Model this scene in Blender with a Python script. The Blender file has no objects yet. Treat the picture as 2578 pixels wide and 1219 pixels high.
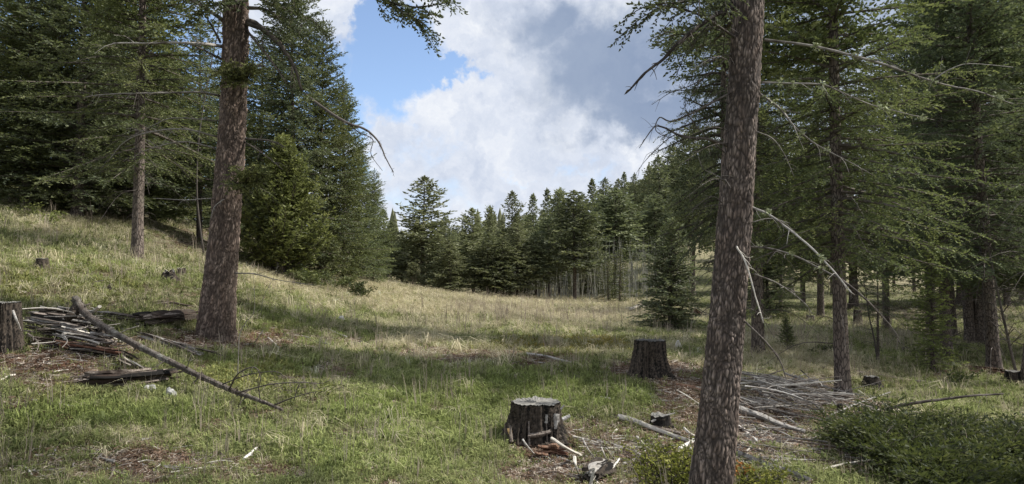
import bpy, math, random
import numpy as np
from mathutils import Vector, Matrix, Quaternion, noise as mnoise

R0 = np.random.default_rng(7)
SC = bpy.context.scene
COL = SC.collection

# ------------------------------------------------------------------ camera, world, sun, exposure
EYE = 1.6
FPX, UC, VC, VH = 1774.0, 1289.0, 609.5, 690.0      # focal length and principal point, in pixels of the photograph
PITCH = math.atan((VH - VC) / FPX)
cam_data = bpy.data.cameras.new('camera')
cam = bpy.data.objects.new('camera', cam_data); COL.objects.link(cam)
cam.location = (0, 0, EYE); cam.rotation_euler = (math.pi/2 + PITCH, 0, 0)
cam_data.sensor_fit = 'HORIZONTAL'; cam_data.sensor_width = 36.0
cam_data.lens = 36.0 * FPX / 2578.0
cam_data.clip_start = 0.05; cam_data.clip_end = 6000
SC.camera = cam
SUN_EL, SUN_AZ = math.radians(48), math.radians(80)   # azimuth from +Y (view direction) towards +X (right)
SKY_STRENGTH, SUN_STRENGTH = 0.10, 4.2
SC.view_settings.view_transform = 'Standard'
SC.view_settings.look = 'None'
SC.view_settings.exposure = 0.78
SC.view_settings.gamma = 1.0
SC.view_settings.use_curve_mapping = False
SC.cycles.use_denoising = True
SC.cycles.max_bounces = 5
SC.cycles.diffuse_bounces = 4
SC.cycles.glossy_bounces = 1
SC.cycles.transmission_bounces = 3
SC.cycles.transparent_max_bounces = 4
SC.cycles.use_adaptive_sampling = False

sun_data = bpy.data.lights.new('sun', 'SUN')
sun_data.energy = SUN_STRENGTH; sun_data.angle = math.radians(1.2); sun_data.color = (1.0, 0.95, 0.87)
sun = bpy.data.objects.new('sun', sun_data); COL.objects.link(sun)
SUN_DIR = Vector((math.sin(SUN_AZ)*math.cos(SUN_EL), math.cos(SUN_AZ)*math.cos(SUN_EL), math.sin(SUN_EL)))
sun.rotation_euler = SUN_DIR.to_track_quat('Z', 'Y').to_euler()
sun.location = (30, 10, 40)

class NT:
    """small helper for node trees"""
    def __init__(s, tree):
        s.t = tree; s.n = tree.nodes; s.l = tree.links
    def node(s, typ, **kw):
        nd = s.n.new(typ)
        for k, v in kw.items(): setattr(nd, k, v)
        return nd
    def put(s, sock, v):
        if isinstance(v, bpy.types.NodeSocket): s.l.new(v, sock)
        elif v is not None: sock.default_value = v
    def math(s, op, a, b=None, c=None, clamp=False):
        nd = s.node('ShaderNodeMath', operation=op, use_clamp=clamp)
        for i, v in enumerate((a, b, c)):
            if v is not None: s.put(nd.inputs[i], v)
        return nd.outputs[0]
    def vmath(s, op, a, b=None):
        nd = s.node('ShaderNodeVectorMath', operation=op)
        s.put(nd.inputs[0], a)
        if b is not None: s.put(nd.inputs[1], b)
        return nd.outputs['Value'] if op in ('LENGTH', 'DOT_PRODUCT', 'DISTANCE') else nd.outputs[0]
    def noise(s, vec, scale, detail=4, rough=0.55, dist=0.0, out=0):
        nd = s.node('ShaderNodeTexNoise'); s.put(nd.inputs['Vector'], vec)
        nd.inputs['Scale'].default_value = scale; nd.inputs['Detail'].default_value = detail
        nd.inputs['Roughness'].default_value = rough; nd.inputs['Distortion'].default_value = dist
        return nd.outputs[out]
    def ramp(s, fac, stops, interp='LINEAR'):
        nd = s.node('ShaderNodeValToRGB'); s.put(nd.inputs[0], fac); cr = nd.color_ramp; cr.interpolation = interp
        while len(cr.elements) < len(stops): cr.elements.new(0.5)
        for e, (p, c) in zip(cr.elements, stops):
            e.position = p; e.color = tuple(c) + (1,) if len(c) == 3 else c
        return nd.outputs[0]
    def mix(s, fac, a, b, blend='MIX'):
        nd = s.node('ShaderNodeMix', data_type='RGBA', blend_type=blend); nd.clamp_factor = True
        s.put(nd.inputs[0], fac)
        s.put(nd.inputs[6], a if isinstance(a, bpy.types.NodeSocket) else tuple(a) + (1,))
        s.put(nd.inputs[7], b if isinstance(b, bpy.types.NodeSocket) else tuple(b) + (1,))
        return nd.outputs[2]
    def smooth(s, x, lo, hi):
        nd = s.node('ShaderNodeMapRange', interpolation_type='SMOOTHSTEP'); s.put(nd.inputs[0], x)
        nd.inputs[1].default_value = lo; nd.inputs[2].default_value = hi
        return nd.outputs[0]

world = bpy.data.worlds.new('World'); SC.world = world; world.use_nodes = True
def build_world():
    t = NT(world.node_tree)
    for nd in list(t.n): t.n.remove(nd)
    out = t.node('ShaderNodeOutputWorld'); bg = t.node('ShaderNodeBackground')
    bg.inputs[1].default_value = SKY_STRENGTH
    t.l.new(bg.outputs[0], out.inputs[0])
    sky = t.node('ShaderNodeTexSky', sky_type='NISHITA'); sky.sun_disc = False
    sky.sun_elevation = SUN_EL; sky.sun_rotation = SUN_AZ
    sky.altitude = 1800; sky.air_density = 1.0; sky.dust_density = 0.6; sky.ozone_density = 1.5
    tc = t.node('ShaderNodeTexCoord').outputs['Generated']
    d = t.vmath('NORMALIZE', tc)
    sep = t.node('ShaderNodeSeparateXYZ'); t.l.new(d, sep.inputs[0])
    az = t.math('ARCTAN2', sep.outputs[0], sep.outputs[1]); el = t.math('ARCSINE', sep.outputs[2])
    # cloud sheet coordinates: azimuth and elevation, stirred by noise
    comb = t.node('ShaderNodeCombineXYZ'); t.l.new(az, comb.inputs[0]); t.l.new(el, comb.inputs[1])
    w1 = t.noise(d, 7.0, 6, 0.55, out=1)
    w1 = t.vmath('SUBTRACT', w1, (0.5, 0.5, 0.5))
    w2 = t.noise(d, 28.0, 6, 0.62, out=1)
    w2 = t.vmath('SUBTRACT', w2, (0.5, 0.5, 0.5))
    sc1 = t.node('ShaderNodeVectorMath', operation='SCALE'); t.l.new(w1, sc1.inputs[0]); sc1.inputs[3].default_value = 0.17
    sc2 = t.node('ShaderNodeVectorMath', operation='SCALE'); t.l.new(w2, sc2.inputs[0]); sc2.inputs[3].default_value = 0.07
    p = t.vmath('ADD', t.vmath('ADD', comb.outputs[0], sc1.outputs[0]), sc2.outputs[0])
    sp = t.node('ShaderNodeSeparateXYZ'); t.l.new(p, sp.inputs[0])
    def blob(ua, va, wa, ha, soft=1.0):
        # an ellipse of sky: centre and half sizes as bearing and elevation (given in photo pixels, turned to angles here)
        a0 = math.atan((ua - UC)/FPX); e0 = math.atan((VH - va)/FPX*math.cos(a0))
        x = t.math('DIVIDE', t.math('SUBTRACT', sp.outputs[0], a0), wa/FPX)
        y = t.math('DIVIDE', t.math('SUBTRACT', sp.outputs[1], e0), ha/FPX)
        r = t.math('SQRT', t.math('ADD', t.math('MULTIPLY', x, x), t.math('MULTIPLY', y, y)))
        return t.math('MULTIPLY', t.math('SUBTRACT', 1.0, r), soft)
    def union(*b):
        r = b[0]
        for q in b[1:]: r = t.math('MAXIMUM', r, q)
        return r
    fb = t.noise(d, 5.0, 9, 0.6)
    fb2 = t.noise(d, 17.0, 8, 0.62)
    # openings of blue sky between the clouds
    blue = union(blob(965, 165, 150, 120), blob(1120, 190, 80, 42), blob(760, 250, 170, 150), blob(560, 300, 220, 220),
                 blob(300, 100, 260, 260), blob(20, 80, 260, 300), blob(900, 60, 75, 60), blob(-900, -300, 700, 600),
                 blob(910, 400, 50, 60, .55))
    blue = t.math('ADD', blue, t.math('MULTIPLY', t.math('SUBTRACT', fb2, 0.5), 0.5))
    bm = t.smooth(blue, -0.12, 0.34)
    # thin places of the veil lower down
    thin = union(blob(1060, 370, 120, 55, .8), blob(1330, 440, 90, 28), blob(930, 420, 70, 80, .8), blob(1080, 500, 160, 60, .6), blob(1450, 420, 130, 30, .7))
    thin = t.math('ADD', thin, t.math('MULTIPLY', t.math('SUBTRACT', fb2, 0.55), 2.2))
    tm = t.math('MULTIPLY', t.smooth(thin, 0.0, 1.0), 0.55)
    # grey underside of the big cloud on the right
    grey = union(blob(1530, 180, 280, 175), blob(1640, 310, 220, 90), blob(1380, 60, 200, 110, .7), blob(1900, 100, 400, 260), blob(2500, 0, 500, 400, .5))
    grey = t.math('ADD', grey, t.math('MULTIPLY', t.math('SUBTRACT', fb, 0.5), 0.7))
    gm = t.smooth(grey, -0.10, 0.55)
    bil = t.noise(p, 11.0, 8, 0.6)
    white = t.ramp(bil, [(0.32, (3.5, 3.9, 4.7)), (0.50, (4.4, 4.7, 5.3)), (0.68, (5.4, 5.55, 5.8))])
    greyc = t.ramp(t.noise(p, 5.5, 5, 0.5), [(0.3, (1.6, 2.05, 2.95)), (0.7, (2.35, 2.8, 3.6))])
    cloud = t.mix(gm, white, greyc)
    sm = t.node('ShaderNodeVectorMath', operation='SCALE'); t.l.new(sky.outputs[0], sm.inputs[0]); sm.inputs[3].default_value = 1.22; skyc = t.mix(0.07, sm.outputs[0], (5.0, 5.3, 5.8))
    col = t.mix(tm, cloud, skyc)
    col = t.mix(bm, col, skyc)
    t.l.new(col, bg.inputs[0])
build_world()

# ------------------------------------------------------------------ photo pixels <-> places
SP, CP = math.sin(PITCH), math.cos(PITCH)
def ray(u, v):
    a = (u - UC)/FPX; b = (VC - v)/FPX
    return np.array([a, CP - b*SP, SP + b*CP])
def P(u, v, d):
    """the point that pixel (u, v) shows at distance d along the ground plan"""
    r = ray(u, v); k = d/r[1]
    return np.array([r[0]*k, d, EYE + r[2]*k])
def project(x, y, z):
    zz = z - EYE
    depth = y*CP + zz*SP; up = -y*SP + zz*CP
    depth = np.maximum(depth, 1e-3)
    return UC + FPX*x/depth, VC - FPX*up/depth

# terrain: control points (pixel u, v, distance) surveyed from the picture
CTRL = [(0,1219,4.7),(600,1219,5.0),(1289,1219,5.25),(1800,1250,5.2),(2578,1219,6.3),
 (0,1060,5.9),(540,1060,6.6),(1345,1135,6.15),(1700,1085,7.0),(2000,1060,8.3),(2500,1060,9.0),
 (20,885,7.9),(300,900,8.6),(545,848,10.6),(1000,850,13.2),(1000,950,9.6),(1350,900,12.3),(1640,950,9.8),(1600,850,17.5),(1905,898,14.8),(2125,1012,10.6),
 (2500,935,15.5),(2350,938,15.0),(2170,900,17),(2045,800,32),(2280,845,24),
 (345,655,15.5),(97,677,12.5),(430,700,13.2),(0,500,19),(190,552,20),(0,600,14.2),(500,655,17.5),(690,702,21),(840,716,24),(950,722,31),
 (1055,730,40),(1230,748,43),(1450,762,42),(1600,772,40),(1750,775,40),(1688,835,22),(1200,800,21.5),(1900,775,44),(2100,760,48),(2400,745,50),(2578,740,52),
 (1000,790,20),(800,780,17),(760,850,12.5),
 (1600,650,82),(1750,600,90),(1600,590,110),(1500,700,70),(1300,715,75),(1100,700,75),(2100,700,90),(2500,690,90),(800,660,50),(600,600,45),(200,480,45),(-300,380,40),(-300,560,18),(-300,800,9),(-300,1219,5.2),
 (2900,1000,12),(2900,800,40),(2900,1219,7)]
EXTRA = [(0,0,0.0),(0,-8,-0.3),(6,0,-0.25),(-6,0,0.35),(0,-25,-1),(20,-10,-1.2),(-20,-5,3.0),(-20,-25,3.0),(25,10,-1.4),(-14,6,2.2),(-30,15,5.5),(45,25,-1.5),(45,-20,-2),(0,-50,-2),(45,60,0),(-45,-40,5)]
cp = np.array([P(*c) for c in CTRL] + [np.array(e, float) for e in EXTRA])
def _phi(r): return np.where(r > 0, r*r*np.log(np.maximum(r, 1e-9)), 0)
# fit in a compressed plan (log radius) so near ground keeps its detail and far ground stays smooth
def _warp(x, y):
    r = np.sqrt(x*x + y*y) + 1e-9; k = np.log1p(r/6.0)*6.0/r
    return x*k, y*k
_wx, _wy = _warp(cp[:,0], cp[:,1])
def _fit(lam=0.6):
    n = len(cp)
    D = np.hypot(_wx[:,None]-_wx[None], _wy[:,None]-_wy[None])
    K = _phi(D) + lam*np.eye(n)
    Pm = np.stack([np.ones(n), _wx, _wy], 1)
    A = np.zeros((n+3, n+3)); A[:n,:n] = K; A[:n,n:] = Pm; A[n:,:n] = Pm.T
    b = np.concatenate([cp[:,2], np.zeros(3)])
    return np.linalg.solve(A, b)
_w = _fit()
def _rbf(x, y):
    shp = np.shape(x); X, Y = _warp(np.ravel(x), np.ravel(y))
    out = np.zeros(len(X)); n = len(cp)
    for s in range(0, len(X), 20000):
        sl = slice(s, s+20000)
        D = np.hypot(X[sl,None]-_wx[None], Y[sl,None]-_wy[None])
        out[sl] = _phi(D) @ _w[:n] + _w[n] + _w[n+1]*X[sl] + _w[n+2]*Y[sl]
    return out.reshape(shp)
def _bumps(x, y):
    return (0.030*np.sin(x*1.9+0.6*np.sin(y*1.3))*np.sin(y*1.7+1.1) + 0.020*np.sin(x*4.1+y*1.7+2)*np.sin(y*3.7-x*0.8)
            + 0.06*np.sin(x*0.55+1.3)*np.sin(y*0.62+0.4) + 0.010*np.sin(x*9.3+y*3.1)*np.sin(y*8.1-x*2.3))
def H(x, y):
    x = np.asarray(x, float); y = np.asarray(y, float)
    r = np.hypot(x, y)
    k = np.minimum(1.0, 120.0/np.maximum(r, 1e-6))
    base = _rbf(x*k, y*k)
    t = np.clip((r-120)/700.0, 0, 1); t = t*t*(3-2*t)
    far = 18 + 14*np.sin(np.arctan2(x, y)*3.0+0.8)
    return base*(1-t) + far*t + _bumps(x, y)*np.clip(r/3.0, 0, 1)
def Hs(x, y): return float(H(np.array([x]), np.array([y]))[0])
_DG = np.concatenate([np.geomspace(3, 30, 90), np.geomspace(30.5, 200, 90)])
def G(u, v, dmax=200):
    """where the sight line of pixel (u, v) first meets the ground"""
    r = ray(u, v); k = _DG/r[1]
    g = EYE+r[2]*k-H(r[0]*k, _DG); i = int(np.argmax(g < 0))
    if g[i] >= 0: i = int(np.argmin(g)); lo = hi = _DG[i]
    else: lo, hi = _DG[max(i-1, 0)], _DG[i]
    d = np.linspace(lo, hi, 16); k = d/r[1]; g = EYE+r[2]*k-H(r[0]*k, d); j = int(np.argmax(g < 0)) if (g < 0).any() else 15
    return np.array([r[0]*k[j], d[j], Hs(r[0]*k[j], d[j])])
def Gd(u, d, v=700):
    """ground point on bearing u at distance d"""
    p = P(u, v, d); p[2] = Hs(p[0], p[1]); return p

# ------------------------------------------------------------------ object bookkeeping
def tag(o, label=None, cat=None, group=None, kind=None):
    if label: o['label'] = label
    if cat: o['category'] = cat
    if group: o['group'] = group
    if kind: o['kind'] = kind
    return o
def empty(name, loc, rz=0.0):
    o = bpy.data.objects.new(name, None); COL.objects.link(o)
    o.location = tuple(float(c) for c in loc); o.rotation_euler = (0, 0, rz); o.empty_display_size = 0.2
    return o
def link(name, mesh, parent=None):
    o = bpy.data.objects.new(name, mesh); COL.objects.link(o)
    if parent is not None: o.parent = parent
    return o

class MB:
    """mesh builder: numpy vertex and face blocks with a material index and a float 'tone' per vertex"""
    def __init__(s): s.v = []; s.t = []; s.q = []; s.mt = []; s.mq = []; s.tone = []; s.n = 0
    def add(s, v, tris=None, quads=None, mat=0, tone=0.5):
        v = np.asarray(v, float).reshape(-1, 3); n = len(v)
        s.v.append(v); s.tone.append(np.broadcast_to(np.asarray(tone, float), (n,)).copy())
        if tris is not None and len(tris): a = np.asarray(tris, int).reshape(-1, 3)+s.n; s.t.append(a); s.mt.append(np.full(len(a), mat))
        if quads is not None and len(quads): a = np.asarray(quads, int).reshape(-1, 4)+s.n; s.q.append(a); s.mq.append(np.full(len(a), mat))
        s.n += n
        return s
    def mesh(s, name, mats, smooth=False, origin=(0, 0, 0)):
        me = bpy.data.meshes.new(name)
        v = np.concatenate(s.v) - np.asarray(origin, float)
        q = np.concatenate(s.q) if s.q else np.zeros((0, 4), int); t = np.concatenate(s.t) if s.t else np.zeros((0, 3), int)
        mi = np.concatenate([*(s.mq or [np.zeros(0, int)]), *(s.mt or [np.zeros(0, int)])])
        nl = q.size + t.size; nf = len(q)+len(t)
        me.vertices.add(len(v)); me.vertices.foreach_set('co', v.astype(np.float32).ravel())
        me.loops.add(nl); me.loops.foreach_set('vertex_index', np.concatenate([q.ravel(), t.ravel()]).astype(np.int32))
        me.polygons.add(nf)
        ls = np.concatenate([np.arange(len(q))*4, len(q)*4+np.arange(len(t))*3]).astype(np.int32)
        me.polygons.foreach_set('loop_start', ls)
        if len(mats) > 1: me.polygons.foreach_set('material_index', mi.astype(np.int32))
        a = me.attributes.new('tone', 'FLOAT', 'POINT'); a.data.foreach_set('value', np.concatenate(s.tone).astype(np.float32))
        me.update(calc_edges=True)
        me.polygons.foreach_set('use_smooth', np.full(nf, smooth))
        for m in mats: me.materials.append(m)
        return me
    def obj(s, name, mats, parent=None, smooth=False, origin=(0, 0, 0)):
        return link(name, s.mesh(name, mats, smooth, origin), parent)

# ------------------------------------------------------------------ materials
def new_mat(name):
    m = bpy.data.materials.new(name); m.use_nodes = True
    t = NT(m.node_tree)
    for nd in list(t.n): t.n.remove(nd)
    return m, t
def finish(t, shader):
    o = t.node('ShaderNodeOutputMaterial'); t.l.new(shader, o.inputs[0])
def principled(t, col, rough=0.85, normal=None, spec=0.25):
    b = t.node('ShaderNodeBsdfPrincipled')
    t.put(b.inputs['Base Color'], col if isinstance(col, bpy.types.NodeSocket) else tuple(col)+(1,))
    t.put(b.inputs['Roughness'], rough); b.inputs['Specular IOR Level'].default_value = spec
    if normal is not None: t.l.new(normal, b.inputs['Normal'])
    return b.outputs[0]
def tone_of(t):
    return t.node('ShaderNodeAttribute', attribute_name='tone').outputs['Fac']
def bump(t, h, strength=0.5, dist=0.01):
    b = t.node('ShaderNodeBump'); b.inputs['Strength'].default_value = strength; b.inputs['Distance'].default_value = dist
    t.l.new(h, b.inputs['Height']); return b.outputs[0]
def objco(t, scale=(1, 1, 1)):
    tc = t.node('ShaderNodeTexCoord'); mp = t.node('ShaderNodeMapping'); mp.inputs['Scale'].default_value = scale
    t.l.new(tc.outputs['Object'], mp.inputs[0]); return mp.outputs[0]

def foliage_mat(name, dark, light, fresh, trans=0.36, hue_var=0.5):
    m, t = new_mat(name)
    tone = tone_of(t)
    rnd = t.node('ShaderNodeObjectInfo').outputs['Random']
    c = t.ramp(tone, [(0.0, dark), (0.55, light), (1.0, fresh)])
    v = t.noise(objco(t), 0.9, 3, 0.5)
    k = t.math('ADD', t.math('MULTIPLY', v, 0.9), t.math('MULTIPLY', rnd, 0.5))
    k = t.math('ADD', k, 0.32)
    hsv = t.node('ShaderNodeHueSaturation'); t.l.new(c, hsv.inputs['Color']); t.l.new(k, hsv.inputs['Value'])
    hsv.inputs['Saturation'].default_value = 1.0
    t.l.new(t.math('ADD', t.math('MULTIPLY', t.math('SUBTRACT', rnd, 0.5), 0.035*hue_var), 0.5), hsv.inputs['Hue'])
    col = hsv.outputs[0]
    d = t.node('ShaderNodeBsdfDiffuse'); t.l.new(col, d.inputs[0])
    tr = t.node('ShaderNodeBsdfTranslucent'); t.l.new(t.mix(0.5, col, (0.10, 0.13, 0.03)), tr.inputs[0])
    mx = t.node('ShaderNodeMixShader'); mx.inputs[0].default_value = trans
    t.l.new(d.outputs[0], mx.inputs[1]); t.l.new(tr.outputs[0], mx.inputs[2])
    gl = t.node('ShaderNodeBsdfGlossy'); gl.inputs['Roughness'].default_value = 0.6; gl.inputs[0].default_value = (0.8, 0.85, 0.9, 1)
    mg = t.node('ShaderNodeMixShader'); mg.inputs[0].default_value = 0.015
    t.l.new(mx.outputs[0], mg.inputs[1]); t.l.new(gl.outputs[0], mg.inputs[2])
    finish(t, mg.outputs[0]); return m

def bark_mat(name, fissure, plate, plate2, lichen=(0.22, 0.24, 0.17), lich=0.55, scale=1.0, use_tone=True):
    m, t = new_mat(name)
    co = objco(t, (scale, scale, scale*0.35))
    n1 = t.noise(co, 9, 6, 0.65); n2 = t.noise(co, 38, 4, 0.6); n3 = t.noise(objco(t), 2.2, 4, 0.6)
    vor = t.node('ShaderNodeTexVoronoi', feature='DISTANCE_TO_EDGE'); t.l.new(co, vor.inputs['Vector']); vor.inputs['Scale'].default_value = 26
    e = t.smooth(vor.outputs[0], 0.0, 0.16)
    p = t.mix(t.smooth(n1, 0.35, 0.65), plate, plate2)
    p = t.mix(t.math('MULTIPLY', t.smooth(n3, 0.5, 0.72), lich), p, lichen)
    p = t.mix(t.math('MULTIPLY', t.smooth(n2, 0.45, 0.75), 0.5), p, fissure)
    soot = t.math('MULTIPLY', t.smooth(t.noise(objco(t, (1, 1, .6)), 3.2, 5, .65), .5, .68), .72)
    p = t.mix(soot, p, fissure)
    f = tone_of(t) if use_tone else e
    f2 = t.math('MULTIPLY', f, t.math('ADD', t.math('MULTIPLY', e, 0.55), 0.45))
    col = t.mix(f2, fissure, p)
    h = t.math('ADD', t.math('MULTIPLY', e, 0.6), t.math('MULTIPLY', n2, 0.7))
    finish(t, principled(t, col, 0.9, bump(t, h, 0.7, 0.012), 0.2)); return m

def wood_mat(name, c1, c2, c3, grain=(3, 3, 3), rough=0.85, gscale=14):
    """weathered wood; tone picks between bare wood and darker rot or bark"""
    m, t = new_mat(name)
    co = objco(t, grain); rnd = t.node('ShaderNodeObjectInfo').outputs['Random']
    n1 = t.noise(co, gscale, 5, 0.6); n2 = t.noise(objco(t), 3.0, 4, 0.6)
    c = t.mix(t.smooth(n1, 0.32, 0.68), c1, c2)
    k = t.math('ADD', t.math('SUBTRACT', 1.0, tone_of(t)), t.math('MULTIPLY', t.math('SUBTRACT', n2, 0.5), 1.4))
    c = t.mix(t.smooth(k, 0.45, 0.8), c, c3)
    hsv = t.node('ShaderNodeHueSaturation'); t.l.new(c, hsv.inputs['Color'])
    t.l.new(t.math('ADD', t.math('MULTIPLY', rnd, 0.5), 0.72), hsv.inputs['Value'])
    finish(t, principled(t, hsv.outputs[0], rough, bump(t, n1, 0.6, 0.006), 0.2)); return m

M = {}
M['fir'] = foliage_mat('fir_needles', (0.066, 0.083, 0.053), (0.128, 0.153, 0.085), (0.225, 0.245, 0.115))
M['fir_olive'] = foliage_mat('olive_fir_needles', (0.062, 0.076, 0.036), (0.135, 0.155, 0.062), (0.25, 0.26, 0.10))
M['fir_mid'] = foliage_mat('dark_fir_needles', (0.078, 0.092, 0.058), (0.150, 0.165, 0.095), (0.26, 0.27, 0.135))
M['fir_far'] = foliage_mat('distant_fir_needles', (0.105, 0.115, 0.072), (0.205, 0.215, 0.118), (0.30, 0.31, 0.17), 0.36)  # paler and greyer than the near needles: distance haze put into the colour
M['juniper'] = foliage_mat('juniper_scales', (0.100, 0.120, 0.042), (0.225, 0.255, 0.085), (0.36, 0.38, 0.13), 0.45)
M['low_juniper'] = foliage_mat('creeping_juniper', (0.018, 0.026, 0.012), (0.060, 0.076, 0.028), (0.17, 0.185, 0.06))
M['moss_shrub'] = foliage_mat('yellow_juniper', (0.07, 0.085, 0.02), (0.22, 0.235, 0.045), (0.38, 0.37, 0.09))
M['orange_shrub'] = foliage_mat('orange_dead_juniper', (0.25, 0.10, 0.03), (0.55, 0.24, 0.06), (0.75, 0.45, 0.12))
M['haze_twig'] = foliage_mat('leafing_aspen_twigs', (0.22, 0.23, 0.14), (0.34, 0.36, 0.21), (0.46, 0.48, 0.27), 0.4)
M['bark_near'] = bark_mat('scaly_bark_grey_pink', (0.038, 0.031, 0.028), (0.42, 0.345, 0.30), (0.30, 0.225, 0.185), (0.34, 0.32, 0.27), 0.4)
M['bark_left'] = bark_mat('scaly_bark_brown', (0.050, 0.038, 0.032), (0.45, 0.355, 0.295), (0.30, 0.215, 0.170), (0.34, 0.32, 0.255), 0.35)
M['bark_mid'] = bark_mat('rough_bark_grey', (0.055, 0.045, 0.040), (0.23, 0.19, 0.165), (0.15, 0.12, 0.10), (0.22, 0.23, 0.18), 0.5, 0.8, False)
M['bark_dark'] = bark_mat('rough_bark_dark', (0.030, 0.025, 0.023), (0.11, 0.090, 0.078), (0.075, 0.060, 0.052), (0.10, 0.11, 0.085), 0.5, 0.8, False)
M['pole_bark'] = bark_mat('thin_grey_bark', (0.04, 0.032, 0.027), (0.27, 0.24, 0.21), (0.10, 0.08, 0.068), (0.38, 0.38, 0.33), 0.8, 1.3, True)
M['limb'] = wood_mat('green_limb_bark', (0.085, 0.07, 0.058), (0.13, 0.115, 0.10), (0.05, 0.045, 0.038))
M['dead_twig'] = wood_mat('dead_twig_grey', (0.16, 0.145, 0.13), (0.25, 0.235, 0.215), (0.075, 0.065, 0.058))
M['dark_twig'] = wood_mat('dead_twig_dark', (0.085, 0.072, 0.064), (0.135, 0.12, 0.107), (0.05, 0.042, 0.038))
M['bleached'] = wood_mat('bleached_wood', (0.38, 0.355, 0.31), (0.52, 0.49, 0.44), (0.24, 0.21, 0.18))
M['silver'] = wood_mat('silver_wood', (0.22, 0.205, 0.19), (0.34, 0.325, 0.30), (0.09, 0.075, 0.065))
M['white_wood'] = wood_mat('white_chip_wood', (0.50, 0.48, 0.45), (0.66, 0.64, 0.61), (0.33, 0.29, 0.25))
M['rot'] = wood_mat('rotten_wood', (0.11, 0.085, 0.07), (0.27, 0.235, 0.205), (0.032, 0.022, 0.017), (5, 5, 5))
M['rot_red'] = wood_mat('red_rotten_wood', (0.20, 0.10, 0.06), (0.32, 0.22, 0.16), (0.075, 0.035, 0.022), (5, 5, 5))
M['char'] = wood_mat('blackened_stump', (0.020, 0.017, 0.014), (0.085, 0.068, 0.054), (0.010, 0.009, 0.008), (5, 5, 1.4), 0.95, 12)
M['cut'] = wood_mat('old_cut_face', (0.13, 0.125, 0.115), (0.20, 0.195, 0.18), (0.07, 0.06, 0.052))
M['stone'] = wood_mat('grey_stone', (0.27, 0.27, 0.26), (0.38, 0.38, 0.36), (0.16, 0.17, 0.13), (2, 2, 2))
M['aspen'] = wood_mat('pale_aspen_stem', (0.38, 0.38, 0.33), (0.50, 0.49, 0.44), (0.22, 0.21, 0.18))
M['orange_cut'] = wood_mat('orange_limb_cut', (0.55, 0.34, 0.14), (0.62, 0.42, 0.20), (0.40, 0.22, 0.09))
M['lichen'] = foliage_mat('lichen_tufts', (0.16, 0.18, 0.10), (0.26, 0.28, 0.17), (0.36, 0.38, 0.24), 0.2)

# ------------------------------------------------------------------ shapes
def unit(a):
    a = np.asarray(a, float); return a/np.maximum(np.linalg.norm(a, axis=-1, keepdims=True), 1e-9)
def resample(pts, n):
    """smooth (Catmull-Rom) path through the given points with n samples"""
    p = np.asarray(pts, float)
    if len(p) == 2: s = np.linspace(0, 1, n)[:, None]; return p[0]*(1-s)+p[1]*s
    q = np.vstack([2*p[0]-p[1], p, 2*p[-1]-p[-2]]); m = len(p)-1
    u = np.linspace(0, m-1e-6, n); i = u.astype(int); f = (u-i)[:, None]
    a, b, c, d = q[i], q[i+1], q[i+2], q[i+3]
    return 0.5*((2*b) + (-a+c)*f + (2*a-5*b+4*c-d)*f*f + (-a+3*b-3*c+d)*f**3)
def frames(p):
    t = unit(np.gradient(p, axis=0)); ref = np.array([0.31, 0.17, 0.93]) if abs(t[0, 2]) < .8 else np.array([0.93, 0.31, 0.1])
    n = unit(np.cross(t, ref)); b = np.cross(t, n); return t, n, b
def tube(mb, path, rad, sides=6, mat=0, tone=0.5, cap=True, rough=0.0, rng=None, flat=1.0):
    p = np.asarray(path, float); n = len(p); rad = np.broadcast_to(np.asarray(rad, float), (n,))
    t, nn, bb = frames(p); a = np.arange(sides)*2*math.pi/sides
    r = rad[:, None]*np.ones((n, sides))
    if rough and rng is not None:
        ridge = rng.normal(0, rough, sides); r = r*(1+ridge[None]+rng.normal(0, rough*.5, (n, sides)))
    v = p[:, None]+nn[:, None]*(np.cos(a)*r)[..., None]+bb[:, None]*(np.sin(a)*r*flat)[..., None]
    i = np.arange(n-1)[:, None]*sides; j = np.arange(sides)[None]; k = (j+1) % sides
    q = np.stack([i+j, i+k, i+sides+k, i+sides+j], -1).reshape(-1, 4)
    tn = np.repeat(np.broadcast_to(np.asarray(tone, float), (n,)), sides)
    tr = None
    v = v.reshape(-1, 3)
    if cap:
        v = np.vstack([v, p[0], p[-1]]); tn = np.append(tn, [tn[0], tn[-1]])
        j = np.arange(sides); k = (j+1) % sides
        tr = np.vstack([np.stack([np.full(sides, n*sides), k, j], 1), np.stack([np.full(sides, n*sides+1), (n-1)*sides+j, (n-1)*sides+k], 1)])
    mb.add(v, tr, q, mat, tn)
def stick_mesh(path, r0, r1, rng, sides=6, n=None, stubs=3, tone=(0.3, 0.9), rough=.12, wob=0.02, twiglen=.1):
    mb = MB(); n = n or max(5, len(path)*4); p = resample(path, n)
    L = np.linalg.norm(p[-1]-p[0]); p = p+np.cumsum(rng.normal(0, wob*L/n**.5*0.5, p.shape), 0)*np.linspace(0, 1, n)[:, None]*0.7
    r = np.linspace(r0, r1, n)
    tube(mb, p, r, sides, tone=rng.uniform(*tone, n), rough=rough, rng=rng)
    for k in range(stubs):
        i = rng.integers(1, n-1); d = unit(unit(rng.normal(0, 1, 3))+unit(p[i]-p[i-1])*.6); l = rng.uniform(.4, 1.3)*twiglen
        q = resample([p[i], p[i]+d*l*.6, p[i]+d*l+rng.normal(0, .15*l, 3)], 4)
        tube(mb, q, np.linspace(r[i]*.45, r[i]*.12, 4), 4, tone=.6)
    return mb, p
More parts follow.
